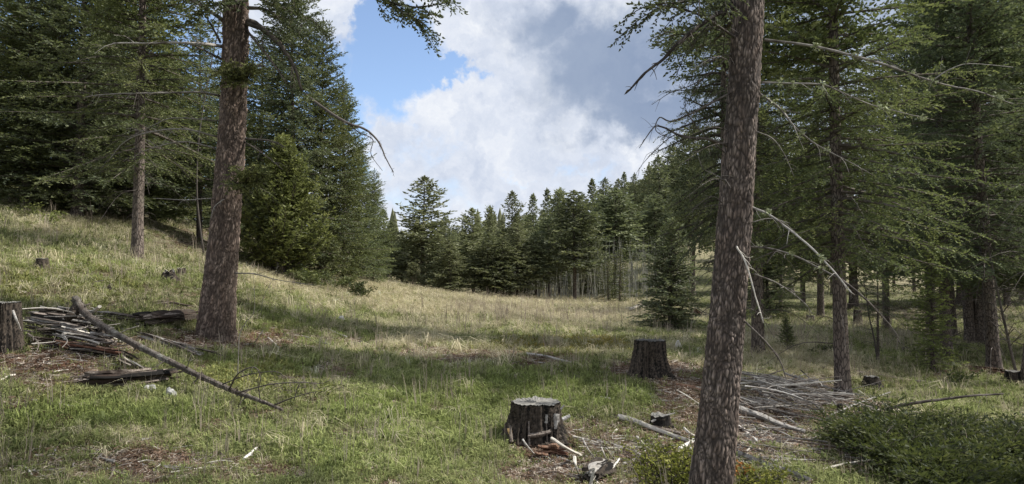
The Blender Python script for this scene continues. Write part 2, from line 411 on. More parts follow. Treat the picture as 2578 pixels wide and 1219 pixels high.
def add_twigs(mb, p, rng, count, length, r, mat=0, levels=1, droop=0.2, start=.15, spread=.9, plane=0.35):
    """side twigs along a path, forked again per level"""
    n = len(p); t, _, _ = frames(p)
    for k in range(count):
        s = start+(1-start)*(k+rng.uniform(0, .9))/count; i = min(n-2, int(s*(n-1)))
        side = unit(np.cross(t[i], [0, 0, 1.0]))*(1 if k % 2 else -1)
        d = unit(t[i]*rng.uniform(.4, .9)+side*spread+np.array([0, 0, 1])*rng.normal(-.05, plane))
        l = length*rng.uniform(.45, 1.1)*(1.15-s*.75)
        q = resample([p[i], p[i]+d*l*.5+[0, 0, .02*l], p[i]+d*l+np.array([0, 0, -droop*l])+rng.normal(0, .08*l, 3)], 5)
        tube(mb, q, np.linspace(r, r*.35, 5), 3, mat, rng.uniform(.2, .8), cap=False)
        if levels > 1: add_twigs(mb, q, rng, rng.integers(2, 5), l*.45, r*.55, mat, levels-1, droop, .3, spread, plane)

def shoots(mb, pos, dirn, length, width, rng, mat, tone, cross=1):
    """needle-covered shoots as slim pointed blades; pos, dirn (n,3); a second blade set across each when cross=2"""
    n = len(pos); dirn = unit(dirn)
    for c in range(cross):
        rv = rng.normal(0, 1, (n, 3))
        side = unit(np.cross(dirn, rv)); L = length*rng.uniform(.7, 1.25, (n, 1)); W = width*rng.uniform(.75, 1.25, (n, 1))
        v = np.stack([pos-side*W*.35, pos+dirn*L*.35+side*W*.62, pos+dirn*L, pos+dirn*L*.40-side*W*.62], 1)
        i = np.arange(n)*4
        mb.add(v, None, np.stack([i, i+1, i+2, i+3], 1), mat, np.repeat(tone, 4)+np.tile([-.08, .0, .12, .0], n))

def spray_set(mb, branches, rng, twig_sp=.07, twig_max=.5, sh_sp=.035, sh_len=.06, sh_w=.02, start=.2, droop=.25, flat=.14, cross=1, mat=1, wood=0, wood_r=.003, bare=0.0):
    """fills branch paths with side twigs and needle shoots"""
    TP, TD, TL, TT = [], [], [], []
    for p, btone in branches:
        seg = np.linalg.norm(np.diff(p, axis=0), axis=1); L = seg.sum(); n = max(2, int(L*(1-start)/twig_sp))
        s = start+(1-start)*(np.arange(n)+rng.uniform(0, .9, n))/n
        cs = np.append(0, np.cumsum(seg))/L; i = np.clip(np.searchsorted(cs, s)-1, 0, len(p)-2)
        f = ((s-cs[i])/np.maximum(cs[i+1]-cs[i], 1e-6))[:, None]
        pos = p[i]*(1-f)+p[i+1]*f; t = unit(p[i+1]-p[i])
        side = unit(np.cross(t, np.array([0, 0, 1.0])))*np.where(np.arange(n) % 2, 1, -1)[:, None]
        d = unit(t*rng.uniform(.45, .95, (n, 1))+side*rng.uniform(.6, 1, (n, 1))+np.array([0, 0, 1.0])*rng.normal(0.0, flat, (n, 1)))
        shape = np.minimum(1, (s-start+.12)*4)*(1.0-s)**.6+.18
        TP.append(pos); TD.append(d); TL.append(np.minimum(twig_max, L*.42)*shape*rng.uniform(.55, 1.2, n)); TT.append(btone+rng.normal(0, .10, n))
        TP.append(p[-1:]); TD.append(unit(p[-1:]-p[-2:-1])); TL.append(np.array([min(twig_max, L*.3)*.35])); TT.append(np.array([btone+.1]))
    TP = np.vstack(TP); TD = np.vstack(TD); TL = np.concatenate(TL); TT = np.concatenate(TT)
    if bare: k = rng.uniform(0, 1, len(TP)) > bare; TP, TD, TL, TT = TP[k], TD[k], TL[k], TT[k]
    m = np.maximum(2, (TL/sh_sp)).astype(int); idx = np.repeat(np.arange(len(TP)), m)
    q = (np.arange(len(idx))-np.repeat(np.cumsum(m)-m, m)+rng.uniform(0, .8, len(idx)))/m[idx]
    d = TD[idx]; pos = TP[idx]+d*(TL[idx]*q)[:, None]; pos[:, 2] -= droop*TL[idx]*q*q
    perp = unit(np.cross(d, np.array([0, 0, 1.0])))*np.where(np.arange(len(idx)) % 2, 1, -1)[:, None]
    sd = d*rng.uniform(.5, 1.1, (len(idx), 1))+perp*rng.uniform(.2, 1, (len(idx), 1))+rng.normal(0, .22, (len(idx), 3)); sd[:, 2] += rng.normal(.05, .2, len(idx))
    tone = np.clip(TT[idx]+q*.18+rng.normal(0, .12, len(idx)), 0, 1)
    shoots(mb, pos, sd, sh_len, sh_w, rng, mat, tone, cross)
    if wood is not None and wood_r > 0:
        # twig wood: thin three-sided spikes
        end = TP+TD*TL[:, None]; end[:, 2] -= droop*TL
        a = unit(np.cross(TD, np.array([0, 0, 1.0])))*wood_r; b = np.array([0, 0, wood_r*1.6])
        v = np.stack([TP-a, TP+a, TP+b, end], 1); i = np.arange(len(TP))*4
        mb.add(v, np.vstack([np.stack([i, i+1, i+3], 1), np.stack([i+1, i+2, i+3], 1), np.stack([i+2, i, i+3], 1)]), None, wood, .4)

def trunk_mesh(h, r, rng, sides=12, rings=24, lean=0.02, flare=.35, mat='bark_mid'):
    mb = MB(); z = np.concatenate([[-.35, 0, .12, .3], np.linspace(.6, h, rings)]); n = len(z)
    wob = np.cumsum(rng.normal(0, lean*.2, (n, 2)), 0)*np.linspace(0, 1, n)[:, None]
    rr = r*(1-(np.clip(z, 0, h)/h)**1.15*.96)*(1+flare*np.exp(-np.clip(z, 0, 9)/.25))
    p = np.column_stack([wob, z]); a = np.arange(sides)*2*math.pi/sides
    ph = rng.uniform(0, 6, 3); but = 1+np.exp(-np.clip(z, 0, 9)/.3)[:, None]*(.16*np.sin(3*a+ph[0])+.10*np.sin(5*a+ph[1]))
    R = rr[:, None]*but*(1+rng.normal(0, .02, (n, sides)))
    v = np.stack([p[:, None, 0]+np.cos(a)*R, p[:, None, 1]+np.sin(a)*R, np.broadcast_to(z[:, None], R.shape)], -1)
    i = np.arange(n-1)[:, None]*sides; j = np.arange(sides)[None]; k = (j+1) % sides
    mb.add(v, None, np.stack([i+j, i+k, i+sides+k, i+sides+j], -1).reshape(-1, 4), 0, .8)
    def axis(zz): return np.array([np.interp(zz, z, wob[:, 0]), np.interp(zz, z, wob[:, 1]), zz])
    def rad(zz): return np.interp(zz, z, rr)
    return mb, axis, rad

def conifer(seed, h=12, cb=.12, rmax=2.2, r=.17, nb=90, prof=1.0, top_open=0.0, dead=18, e_top=35, e_low=-8, sag=.25, bark='bark_mid', fol='fir',
            twig_sp=.07, twig_max=.5, sh_sp=.035, sh_len=.06, sh_w=.02, cross=1, sides=10, low_fill=1.0, dead_len=1.5, base_shape=.12, wood_r=.004, flat=.14, min_len=.12, uneven=.25, dead_r=.006, dead_top=None, bare=0.0, fine=0, inner=0):
    """makes the meshes of one conifer (trunk, crown, dead limbs), rooted at the origin; h in metres"""
    rng = np.random.default_rng(seed)
    tm, axis, rad = trunk_mesh(h, r, rng, sides, 22, .05, mat=bark)
    cr = MB(); br = []
    zc = cb*h
    lobes = rng.uniform(0, 6.28, 3)
    for k in range(nb):
        f = (k+rng.uniform(0, 1))/nb; f = f**0.92          # 0 at crown base, 1 at tip
        z = zc+(h*.985-zc)*f
        L = rmax*(1-f)**prof*min(1.0, base_shape+f/.16+.35)
        az = k*2.39996+rng.normal(0, .35)
        L *= (1+uneven*.6*math.sin(az*2+lobes[0]+z*.9)+rng.normal(0, uneven*.5)); L = max(L, min_len)
        if rng.uniform() > low_fill and f < .25: continue
        if top_open and f > .55 and rng.uniform() < top_open: continue
        e = math.radians(e_low+(e_top-e_low)*f**.8+rng.normal(0, 6))
        s = np.linspace(0, 1, 7)
        out = s*L*math.cos(e); up = s*L*math.sin(e)-sag*L*s*s*(1-f)+.12*L*s**3*(1-f)
        bend = rng.normal(0, .10)*L*s*s
        c = axis(z); d = np.array([math.cos(az), math.sin(az)]); e2 = np.array([-d[1], d[0]])
        r0 = rad(z)*.6
        p = np.column_stack([c[0]+d[0]*(out+r0*.6)+e2[0]*bend, c[1]+d[1]*(out+r0*.6)+e2[1]*bend, z+up])
        tube(cr, p, np.linspace(.008+.010*L, .003, 7), 4, 0, .5, cap=False)
        br.append((p, .38+rng.normal(0, .13)))
    for k in range(inner):          # short shoots and sprays close to the stem
        z = zc+(h*.8-zc)*rng.uniform(0, 1); az = rng.uniform(0, 6.28); L = rng.uniform(.35, .85); c = axis(z)
        p = resample([c, c+np.array([math.cos(az), math.sin(az), .1])*L*.5, c+np.array([math.cos(az), math.sin(az), rng.uniform(-.35, .15)])*L], 5); br.append((p, .4+rng.normal(0, .13)))
    if fine:
        lo = [q for q in br if q[0][0, 2] < fine]; hi = [q for q in br if q[0][0, 2] >= fine]
        spray_set(cr, lo, rng, twig_sp*.85, twig_max, sh_sp*.58, sh_len*.58, sh_w*.50, .12, .3, flat, 1, 1, 0, wood_r*.8, bare)
        br = hi
    spray_set(cr, br, rng, twig_sp, twig_max, sh_sp, sh_len, sh_w, .12, .25, flat, cross, 1, 0, wood_r, bare)
    # leader shoots
    ax = axis(h*.985); tp = np.array([ax + [0, 0, .0], ax+[0, 0, h*.02]])
    spray_set(cr, [(resample(tp, 4), .6)], rng, .02, .08, sh_sp, sh_len, sh_w, 0, .0, .3, 1, 1, None, 0)
    meshes = {'trunk': tm.mesh('trunk', [M[bark]], True), 'crown': cr.mesh('crown', [M['limb'], M[fol]])}
    if dead:
        dm = MB(); dt = dead_top if dead_top else cb*h+.22*h
        for k in range(dead):
            z = .5+(dt-.5)*rng.uniform(0, 1)**.8; az = rng.uniform(0, 6.28); L = dead_len*rng.uniform(.35, 1.15)
            c = axis(z); d = np.array([math.cos(az), math.sin(az), rng.normal(-.12, .16)])
            p = resample([c, c+d*L*.5+[0, 0, .05*L], c+d*L+[0, 0, -.22*L]], 8)
            tube(dm, p, np.linspace(dead_r*2.0, dead_r*.5, 8), 4, 0, rng.uniform(.3, .8), cap=False)
            add_twigs(dm, p, rng, rng.integers(4, 10), L*.4, dead_r*.5, 0, 2 if dead_r > .004 else 1, .25)
        meshes['dead_limbs'] = dm.mesh('dead_limbs', [M['dark_twig']])
    return meshes

def plant_tree(meshes, loc, label, cat='tree', group=None, name='fir_tree', sc=1.0, sxy=None, rz=0.0, tilt=(0, 0)):
    root = empty(name, loc, rz); root.rotation_euler = (tilt[0], tilt[1], rz)
    sxy = sxy if sxy is not None else sc
    root.scale = (sxy, sxy, sc)
    tag(root, label, cat, group)
    for k, me in meshes.items():
        o = link(k, me, root)
        if k == 'dead_limbs': o['kind'] = 'stuff'
    return root

# ------------------------------------------------------------------ ground colour zones (painted where they lie on the ground)
# (kind, centre u, centre v, half width, half height, strength); traced from the photograph and carried to the ground
ZONES = [
 ('straw',1250,765,420,38,1.0),('straw',1000,740,200,25,1.0),('straw',800,700,260,42,.9),('straw',1500,790,260,30,.8),('straw',500,640,260,34,.35),('straw',200,570,280,40,.4),('straw',1200,825,420,22,.35),
 ('straw',1060,860,60,30,1.2),('straw',1150,885,160,22,.7),('straw',1960,880,130,45,.75),('straw',2080,935,160,40,.75),('straw',380,1105,330,28,.85),('straw',880,1080,160,22,.3),('straw',720,1000,130,20,.2),('straw',880,985,110,24,.25),
 ('straw',2120,850,300,40,.3),('straw',2050,1010,150,40,.4),('straw',1040,885,90,20,.7),('straw',300,700,330,60,.1),('straw',1700,800,120,25,.5),('straw',1000,1110,90,50,.3),
 ('green',780,830,230,65,.7),('green',350,690,330,55,.45),('green',300,1045,360,45,.9),('green',600,1100,250,35,.3),('green',1100,1060,260,95,.85),('green',1400,990,330,70,.9),('green',1000,940,160,40,.4),('green',1300,840,330,25,.5),
 ('green',650,930,120,50,.4),('green',2270,870,260,30,.8),('green',2400,1000,250,50,.85),('green',2150,840,160,20,.5),('green',1730,815,90,14,1.0),('green',1450,860,160,18,.25),('green',2200,1000,100,40,.4),('green',1900,830,60,25,.4),
 ('green',960,1150,250,60,.6),
 ('dirt',250,1180,420,45,.5),('dirt',650,1185,160,30,.5),('dirt',100,930,230,50,.75),('dirt',560,860,170,35,.7),('dirt',1640,945,130,42,1.0),('dirt',1345,1135,120,38,.95),('dirt',1950,1060,330,120,.9),('dirt',2150,1120,260,80,.7),('dirt',1720,985,120,50,.8),
 ('dirt',1250,905,200,18,.75),('dirt',1080,890,90,20,.6),('dirt',800,860,200,30,.5),('dirt',1560,1120,200,80,.5),('dirt',1480,1190,250,50,.7),('dirt',300,880,260,40,.6),('dirt',300,530,200,25,.5),('dirt',420,740,160,22,.4),('dirt',2350,790,260,25,.45),
 ('dirt',2500,945,130,16,.6),('dirt',2150,980,120,30,.3),('dirt',1700,1140,160,60,.6),('dirt',820,940,130,30,.35),('dirt',600,600,200,60,.6),
 ('red',1640,945,120,30,1.0),('red',110,910,190,40,.8),('red',1345,1140,110,30,.8),('red',2060,1050,160,40,.6),('red',560,850,150,25,.7),('red',1780,960,120,40,.6),('red',2450,950,160,14,.5),('red',650,850,110,30,.7),
 ('gold',1420,872,200,24,1.0),('gold',1180,880,90,12,.35),('gold',650,950,140,40,.4),('gold',150,720,250,60,.35),('gold',120,960,120,60,.3),
]
def zones(x, y, z):
    u, v = project(x, y, z)
    w = {k: np.zeros_like(u) for k in ('straw', 'green', 'dirt', 'red', 'gold')}
    rs = 14*np.sin(x*1.7+y*.9)+10*np.sin(x*3.9-y*2.3+1)+7*np.sin(x*8.1+y*5.7)
    rv = (7*np.sin(x*2.3-y*1.1+2)+5*np.sin(x*5.1+y*3.3))*np.clip(8/np.maximum(y, 1), .15, 1)
    for k, cu, cv, a, b, s in ZONES:
        q = ((u+rs*2-cu)/a)**2+((v+rv-cv)/b)**2
        w[k] = np.maximum(w[k], s*np.clip(1.35-q, 0, 1))
    inside = (y > 2)
    nz = mnoise.noise; xr = x.ravel().tolist(); yr = y.ravel().tolist()
    na = np.array([nz((p*.55, q*.55, 3.3)) for p, q in zip(xr, yr)]).reshape(x.shape); nb = np.array([nz((p*1.7, q*1.7, 8.1))+.6*nz((p*4.3, q*4.3, 1.7)) for p, q in zip(xr, yr)]).reshape(x.shape)
    w['dirt'] = np.clip(w['dirt']*(1+nb*.9)+np.clip(nb*1.1+na*.5-.38, 0, .65)*(y < 20), 0, 1)
    w['straw'] = np.clip(w['straw']*(.9+nb*.8)+np.clip(-nb*1.0+na*.7-.30, 0, .6), 0, 1)
    w['green'] = np.clip(w['green']*(1+na*.9)+np.clip(na*.6, 0, .4), 0, 1)
    for k in w: w[k] = np.where(inside, w[k], 0)
    out = ~inside | (u < -60) | (u > 2640) | (v > 1260)
    w['dirt'] = np.where(out, .35, w['dirt']); w['green'] = np.where(out, .4, w['green'])
    far = np.clip((np.hypot(x, y)-55)/30, 0, 1)
    w['straw'] = np.maximum(w['straw'], far*.75)
    return w

def ground_mat():
    m, t = new_mat('meadow_soil')
    at = lambda n: t.node('ShaderNodeAttribute', attribute_name=n).outputs['Fac']
    co = objco(t)
    n1 = t.noise(co, 1.4, 6, 0.6); n2 = t.noise(co, 9, 6, 0.65); n3 = t.noise(co, 45, 4, 0.65)
    base = t.mix(t.smooth(n2, .35, .65), (0.075, 0.085, 0.038), (0.125, 0.118, 0.065))
    green = t.mix(t.smooth(n2, .3, .7), (0.075, 0.080, 0.038), (0.125, 0.125, 0.062))
    straw = t.mix(t.smooth(n2, .3, .7), (0.17, 0.150, 0.090), (0.29, 0.26, 0.165))
    dirt = t.mix(t.smooth(n3, .35, .68), (0.060, 0.044, 0.032), (0.20, 0.165, 0.13))
    red = t.mix(t.smooth(n3, .35, .7), (0.065, 0.030, 0.019), (0.15, 0.085, 0.058))
    gold = t.mix(t.smooth(n3, .35, .7), (0.085, 0.080, 0.025), (0.15, 0.13, 0.045))
    def k(name, lo=.2, hi=.75): return t.smooth(t.math('ADD', at(name), t.math('MULTIPLY', t.math('SUBTRACT', n2, .5), .8)), lo, hi)
    c = t.mix(k('green'), base, green); c = t.mix(k('straw'), c, straw); c = t.mix(k('gold'), c, gold)
    c = t.mix(k('dirt'), c, dirt); c = t.mix(k('red', .35, .8), c, red)
    h = t.math('ADD', t.math('MULTIPLY', n2, 1.0), t.math('MULTIPLY', n3, .5))
    finish(t, principled(t, c, .95, bump(t, h, .8, .03), .1)); return m

def build_ground():
    # polar sheet: fine in the direction of the view, coarse elsewhere, out to the horizon
    th = np.concatenate([np.linspace(-48, 48, 420), np.linspace(51, 309, 60)])*math.pi/180
    rr = np.concatenate([[.4, 1, 1.8, 2.6], np.geomspace(3.2, 140, 270), np.geomspace(150, 4000, 28)])
    T, Rr = np.meshgrid(th, rr); x = Rr*np.sin(T); y = Rr*np.cos(T); z = H(x, y)
    w = zones(x.ravel(), y.ravel(), z.ravel())
    nr, nt = T.shape; v = np.stack([x, y, z], -1).reshape(-1, 3)
    i = np.arange(nr-1)[:, None]*nt; j = np.arange(nt)[None]; k = (j+1) % nt
    q = np.stack([i+j, i+k, i+nt+k, i+nt+j], -1).reshape(-1, 4)
    mb = MB(); mb.add(v, None, q); 
    c = len(v); mb.add([[0, 0, Hs(0, 0)]]); j = np.arange(nt); mb.t.append(np.stack([np.full(nt, c), (j+1) % nt, j], 1)); mb.mt.append(np.zeros(nt, int))
    me = mb.mesh('ground', [ground_mat()], True)
    for name, a in w.items():
        at = me.attributes.new(name, 'FLOAT', 'POINT'); at.data.foreach_set('value', np.append(a, 0).astype(np.float32))
    o = link('ground', me); tag(o, kind='structure'); return o
build_ground()

# ------------------------------------------------------------------ grass, straw and leafy ground cover
def grass_mat():
    m, t = new_mat('grass_blades')
    tint = t.node('ShaderNodeAttribute', attribute_name='tint', attribute_type='INSTANCER').outputs['Color']
    tone = tone_of(t)
    hsv = t.node('ShaderNodeHueSaturation'); t.l.new(tint, hsv.inputs['Color']); t.l.new(t.math('ADD', t.math('MULTIPLY', tone, .9), .5), hsv.inputs['Value'])
    d = t.node('ShaderNodeBsdfDiffuse'); t.l.new(hsv.outputs[0], d.inputs[0])
    tr = t.node('ShaderNodeBsdfTranslucent'); t.l.new(hsv.outputs[0], tr.inputs[0])
    mx = t.node('ShaderNodeMixShader'); mx.inputs[0].default_value = .35
    t.l.new(d.outputs[0], mx.inputs[1]); t.l.new(tr.outputs[0], mx.inputs[2])
    finish(t, mx.outputs[0]); return m
M['grass'] = grass_mat()

def clump(kind, rng):
    """one clump of ground cover as (verts, quads, tone)"""
    V, Q, T = [], [], []
    def blade(b, d, h, w, curl):
        s = np.cross(d, [0, 0, 1]); s = s/max(np.linalg.norm(s), 1e-6)*w
        p0 = b; p1 = b+np.array([d[0]*curl*.25, d[1]*curl*.25, .55])*h; p2 = b+np.array([d[0]*curl, d[1]*curl, .92-.45*min(curl, 1.6)])*h
        k = len(V); V.extend([p0-s*.5, p0+s*.5, p1+s*.42, p1-s*.42, p2+s*.08, p2-s*.08]); Q.extend([[k, k+1, k+2, k+3], [k+3, k+2, k+4, k+5]])
        tn = rng.uniform(.2, .8); T.extend([tn-.15, tn-.15, tn, tn, tn+.15, tn+.15])
    if kind in (0, 1):          # short green grass
        for _ in range(13):
            a = rng.uniform(0, 6.28); r = rng.uniform(0, .06); b = np.array([math.cos(a)*r, math.sin(a)*r, 0])
            a += rng.normal(0, .8); blade(b, np.array([math.cos(a), math.sin(a), 0]), rng.uniform(.04, .105), rng.uniform(.004, .007), rng.uniform(.1, .7))
    elif kind in (2, 3):        # long bleached straw, bent over
        for _ in range(14):
            a = rng.uniform(0, 6.28); r = rng.uniform(0, .05); b = np.array([math.cos(a)*r, math.sin(a)*r, 0])
            a += rng.normal(0, .6); blade(b, np.array([math.cos(a), math.sin(a), 0]), rng.uniform(.08, .2), rng.uniform(.0028, .0045), rng.uniform(.5, 1.7))
    elif kind == 4:             # leafy forbs
        for _ in range(9):
            a = rng.uniform(0, 6.28); r = rng.uniform(0, .05); b = np.array([math.cos(a)*r, math.sin(a)*r, rng.uniform(0, .05)])
            a += rng.normal(0, .5); blade(b, np.array([math.cos(a), math.sin(a), 0]), rng.uniform(.03, .06), rng.uniform(.010, .018), rng.uniform(.6, 1.4))
    elif kind == 5:             # flat litter: needles, bark crumbs, dead blades
        for _ in range(14):
            a = rng.uniform(0, 6.28); b = np.array([rng.uniform(-.08, .08), rng.uniform(-.08, .08), rng.uniform(.003, .015)])
            d = np.array([math.cos(a), math.sin(a), 0]); l = rng.uniform(.015, .07); w = rng.uniform(.003, .010); s = np.array([-d[1], d[0], rng.uniform(-.4, .4)])*w
            k = len(V); e = b+d*l+[0, 0, rng.uniform(-.004, .012)]; V.extend([b-s*.5, b+s*.5, e+s*.4, e-s*.4]); Q.append([k, k+1, k+2, k+3]); T.extend([rng.uniform(.1, .9)]*4)
    elif kind == 6:             # upright dry stems
        for _ in range(7):
            a = rng.uniform(0, 6.28); r = rng.uniform(0, .08); b = np.array([math.cos(a)*r, math.sin(a)*r, 0])
            blade(b, np.array([math.cos(a), math.sin(a), 0]), rng.uniform(.18, .42), .004, rng.uniform(.05, .3))
    return np.array(V), np.array(Q), np.array(T)

def gn_scatter():
    """node group: clump meshes stored in the object's own mesh (attribute 'variant' >= 0) set out on its loose points"""
    g = bpy.data.node_groups.new('ground_cover', 'GeometryNodeTree')
    g.interface.new_socket('Geometry', in_out='INPUT', socket_type='NodeSocketGeometry')
    g.interface.new_socket('Geometry', in_out='OUTPUT', socket_type='NodeSocketGeometry')
    N = g.nodes; L = g.links
    gi = N.new('NodeGroupInput'); go = N.new('NodeGroupOutput')
    def attr(name, typ):
        nd = N.new('GeometryNodeInputNamedAttribute'); nd.data_type = typ; nd.inputs[0].default_value = name; return nd.outputs[0]
    var = attr('variant', 'INT')
    def cmp(op, b):
        nd = N.new('FunctionNodeCompare'); nd.data_type = 'INT'; nd.operation = op
        L.new(var, nd.inputs[2]); nd.inputs[3].default_value = b; return nd.outputs[0]
    join = N.new('GeometryNodeJoinGeometry')
    for k in range(NV):
        src = N.new('GeometryNodeSeparateGeometry'); src.domain = 'POINT'; L.new(gi.outputs[0], src.inputs[0]); L.new(cmp('EQUAL', k), src.inputs[1])
        pts = N.new('GeometryNodeSeparateGeometry'); pts.domain = 'POINT'; L.new(gi.outputs[0], pts.inputs[0]); L.new(cmp('EQUAL', 100+k), pts.inputs[1])
        m2p = N.new('GeometryNodeMeshToPoints'); L.new(pts.outputs[0], m2p.inputs[0])
        ins = N.new('GeometryNodeInstanceOnPoints'); L.new(m2p.outputs[0], ins.inputs['Points']); L.new(src.outputs[0], ins.inputs['Instance'])
        L.new(attr('rot', 'FLOAT_VECTOR'), ins.inputs['Rotation']); L.new(attr('scl', 'FLOAT_VECTOR'), ins.inputs['Scale'])
        L.new(ins.outputs[0], join.inputs[0])
    L.new(join.outputs[0], go.inputs[0])
    return g
VARS = [0, 0, 1, 2, 2, 3, 4, 4, 5, 5, 6]; NV = len(VARS)
KIND_VARS = {k: [i for i, q in enumerate(VARS) if q == k] for k in range(7)}

def scatter_points(rng):
    X, Y, K, S = [], [], [], []
    def ring(n, d0, d1, half=43):
        u = rng.uniform(0, 1, n); r = np.exp(np.log(d0)+u*(np.log(d1)-np.log(d0))) if False else np.sqrt(d0*d0+u*(d1*d1-d0*d0))
        a = np.radians(rng.uniform(-half, half, n)); return r*np.sin(a), r*np.cos(a)
    P_ = []
    for n, d0, d1 in ((26000, 3.2, 6), (42000, 6, 10), (40000, 10, 17), (30000, 17, 28), (26000, 28, 50), (9000, 50, 80)):
        x, y = ring(n, d0, d1); P_.append((x, y, np.full(n, (d0*d1)**.5)))
    x = np.concatenate([p[0] for p in P_]); y = np.concatenate([p[1] for p in P_]); dd = np.concatenate([p[2] for p in P_])
    z = H(x, y); w = zones(x, y, z); n = len(x)
    size = np.clip((dd/8)**.52, .70, 2.5)
    patch = .5+.5*np.sin(x*1.9+2*np.sin(y*.8))*np.sin(y*1.5+1.3*np.sin(x*.9)); patch2 = .5+.5*np.sin(x*4.3+y*2.9)*np.sin(y*5.1-x*1.7)
    g = 1.0+w['green']*1.3+.3*patch; s = (.10+w['straw']*1.5+.16*patch2)*np.clip(dd/14, .45, 1); f = .38+.3*patch2*(1-w['straw'])+w['gold']*1.3; li = .20+w['dirt']*1.5+w['red']*.8
    g = g*(1-.92*np.clip(w['dirt'], 0, 1))*(1-.45*np.clip(w['straw'], 0, 1)); s = s*(1-.6*w['red'])*(1-.5*w['dirt']); f = f*(1-.75*w['dirt'])*(1-.7*w['straw'])*(1-.7*w['red'])
    st = .02+.22*w['straw']*((x > -2) & (y > 17) & (y < 36))
    W = np.stack([g*.6, g*.4, s*.55, s*.45, f, li, st], 1); W /= W.sum(1, keepdims=True)
    c = np.cumsum(W, 1); kind = (rng.uniform(0, 1, (n, 1)) > c).sum(1).clip(0, 6)
    kmap = np.array([0, 1, 2, 3, 4, 5, 6])[kind]
    var = np.zeros(n, int)
    for k in range(7):
        i = np.where(kmap == k)[0]; var[i] = rng.choice(KIND_VARS[k], len(i))
    sc = size*rng.uniform(.6, 1.25, n)*(1+.25*w['green'])*(1-.35*w['dirt'])
    sc = np.where((kmap == 2) | (kmap == 3), sc*np.clip(dd/15, .6, 1), sc)
    sc = np.where(kmap == 5, size*rng.uniform(.7, 1.3, n), sc)
    tuft = ((kmap == 2) | (kmap == 3)) & (rng.uniform(0, 1, n) < .07) & (dd < 20); sc = np.where(tuft, sc*1.9, sc)
    thin = np.clip(1-.9*np.maximum(w['red'], w['dirt']*.85), .08, 1)
    keep = (rng.uniform(0, 1, n) < thin) | (kmap == 5)
    # colours: the plants' own
    r3 = rng.uniform(0, 1, (n, 1)); r4 = rng.normal(0, .16, (n, 1))
    green = np.array([.150, .165, .060])*(1-r3)+np.array([.27, .285, .125])*r3
    lush = np.array([.135, .180, .045])*(1-r3)+np.array([.25, .295, .090])*r3
    green = green*(1-w['green'][:, None]*.8)+lush*w['green'][:, None]*.8
    straw = np.array([.31, .275, .165])*(1-r3)+np.array([.50, .455, .32])*r3
    forb = np.array([.10, .125, .045])*(1-r3)+np.array([.19, .21, .08])*r3
    gold = np.array([.17, .15, .035])*(1-r3)+np.array([.27, .22, .06])*r3
    forb = forb*(1-w['gold'][:, None])+gold*w['gold'][:, None]
    litter = np.where(r3 > .8, [.42, .37, .31], np.where(r3 > .4, [.20, .14, .10], [.10, .062, .042]))
    stem = np.array([.20, .165, .135])*(1-r3)+np.array([.33, .28, .22])*r3
    col = np.select([kmap[:, None] <= 1, kmap[:, None] <= 3, kmap[:, None] == 4, kmap[:, None] == 5], [green, straw, forb, litter], stem)
    big = .5+.5*np.sin(x*.7+1.5*np.sin(y*.33))*np.sin(y*.5+x*.21)
    lum = col.mean(1, keepdims=True); col = (lum+(col-lum)*.93)*1.32*(1+r4)*(0.82+.36*big)[:, None]
    col = np.clip(col, .01, .8)
    tilt = rng.normal(0, .12, (n, 2)); rot = np.column_stack([tilt, rng.uniform(0, 6.28, n)])
    scl = np.column_stack([sc, sc, sc*np.where(kmap == 5, 1, rng.uniform(.75, 1.15, n))])
    vis = keep
    return np.column_stack([x, y, z])[vis], var[vis], rot[vis], scl[vis], col[vis], kmap[vis]

def build_cover():
    rng = np.random.default_rng(11)
    pts, var, rot, scl, col, kind = scatter_points(rng)
    gn = gn_scatter()
    protos = [clump(k, rng) for k in VARS]
    for name, ks in (('grass', (0, 1, 2, 3, 6)), ('leafy_undergrowth', (4,)), ('litter_debris', (5,))):
        sel = np.isin(kind, ks)
        mb = MB(); tags = []
        for i, (V, Q, T) in enumerate(protos):
            if VARS[i] in ks: mb.add(V, None, Q, 0, T); tags.append(np.full(len(V), i))
        npv = mb.n
        n = sel.sum(); mb.add(pts[sel], None, None)
        me = mb.mesh(name, [M['grass']])
        A = me.attributes.new('variant', 'INT', 'POINT'); A.data.foreach_set('value', np.concatenate(tags+[100+var[sel]]).astype(np.int32))
        for nm, arr in (('rot', rot), ('scl', scl)):
            A = me.attributes.new(nm, 'FLOAT_VECTOR', 'POINT'); A.data.foreach_set('vector', np.vstack([np.zeros((npv, 3)), arr[sel]]).astype(np.float32).ravel())
        A = me.attributes.new('tint', 'FLOAT_COLOR', 'POINT'); A.data.foreach_set('color', np.vstack([np.zeros((npv, 4)), np.column_stack([col[sel], np.ones(n)])]).astype(np.float32).ravel())
        o = link(name, me); tag(o, kind='stuff')
        o['label'] = {'grass': 'green and straw coloured grass covering the meadow and the slope', 'leafy_undergrowth': 'small leafy green plants spread through the meadow grass', 'litter_debris': 'brown needles, bark crumbs and dead blades strewn on the ground'}[name]
        o['category'] = {'grass': 'grass', 'leafy_undergrowth': 'undergrowth', 'litter_debris': 'litter'}[name]
        md = o.modifiers.new('cover', 'NODES'); md.node_group = gn
build_cover()

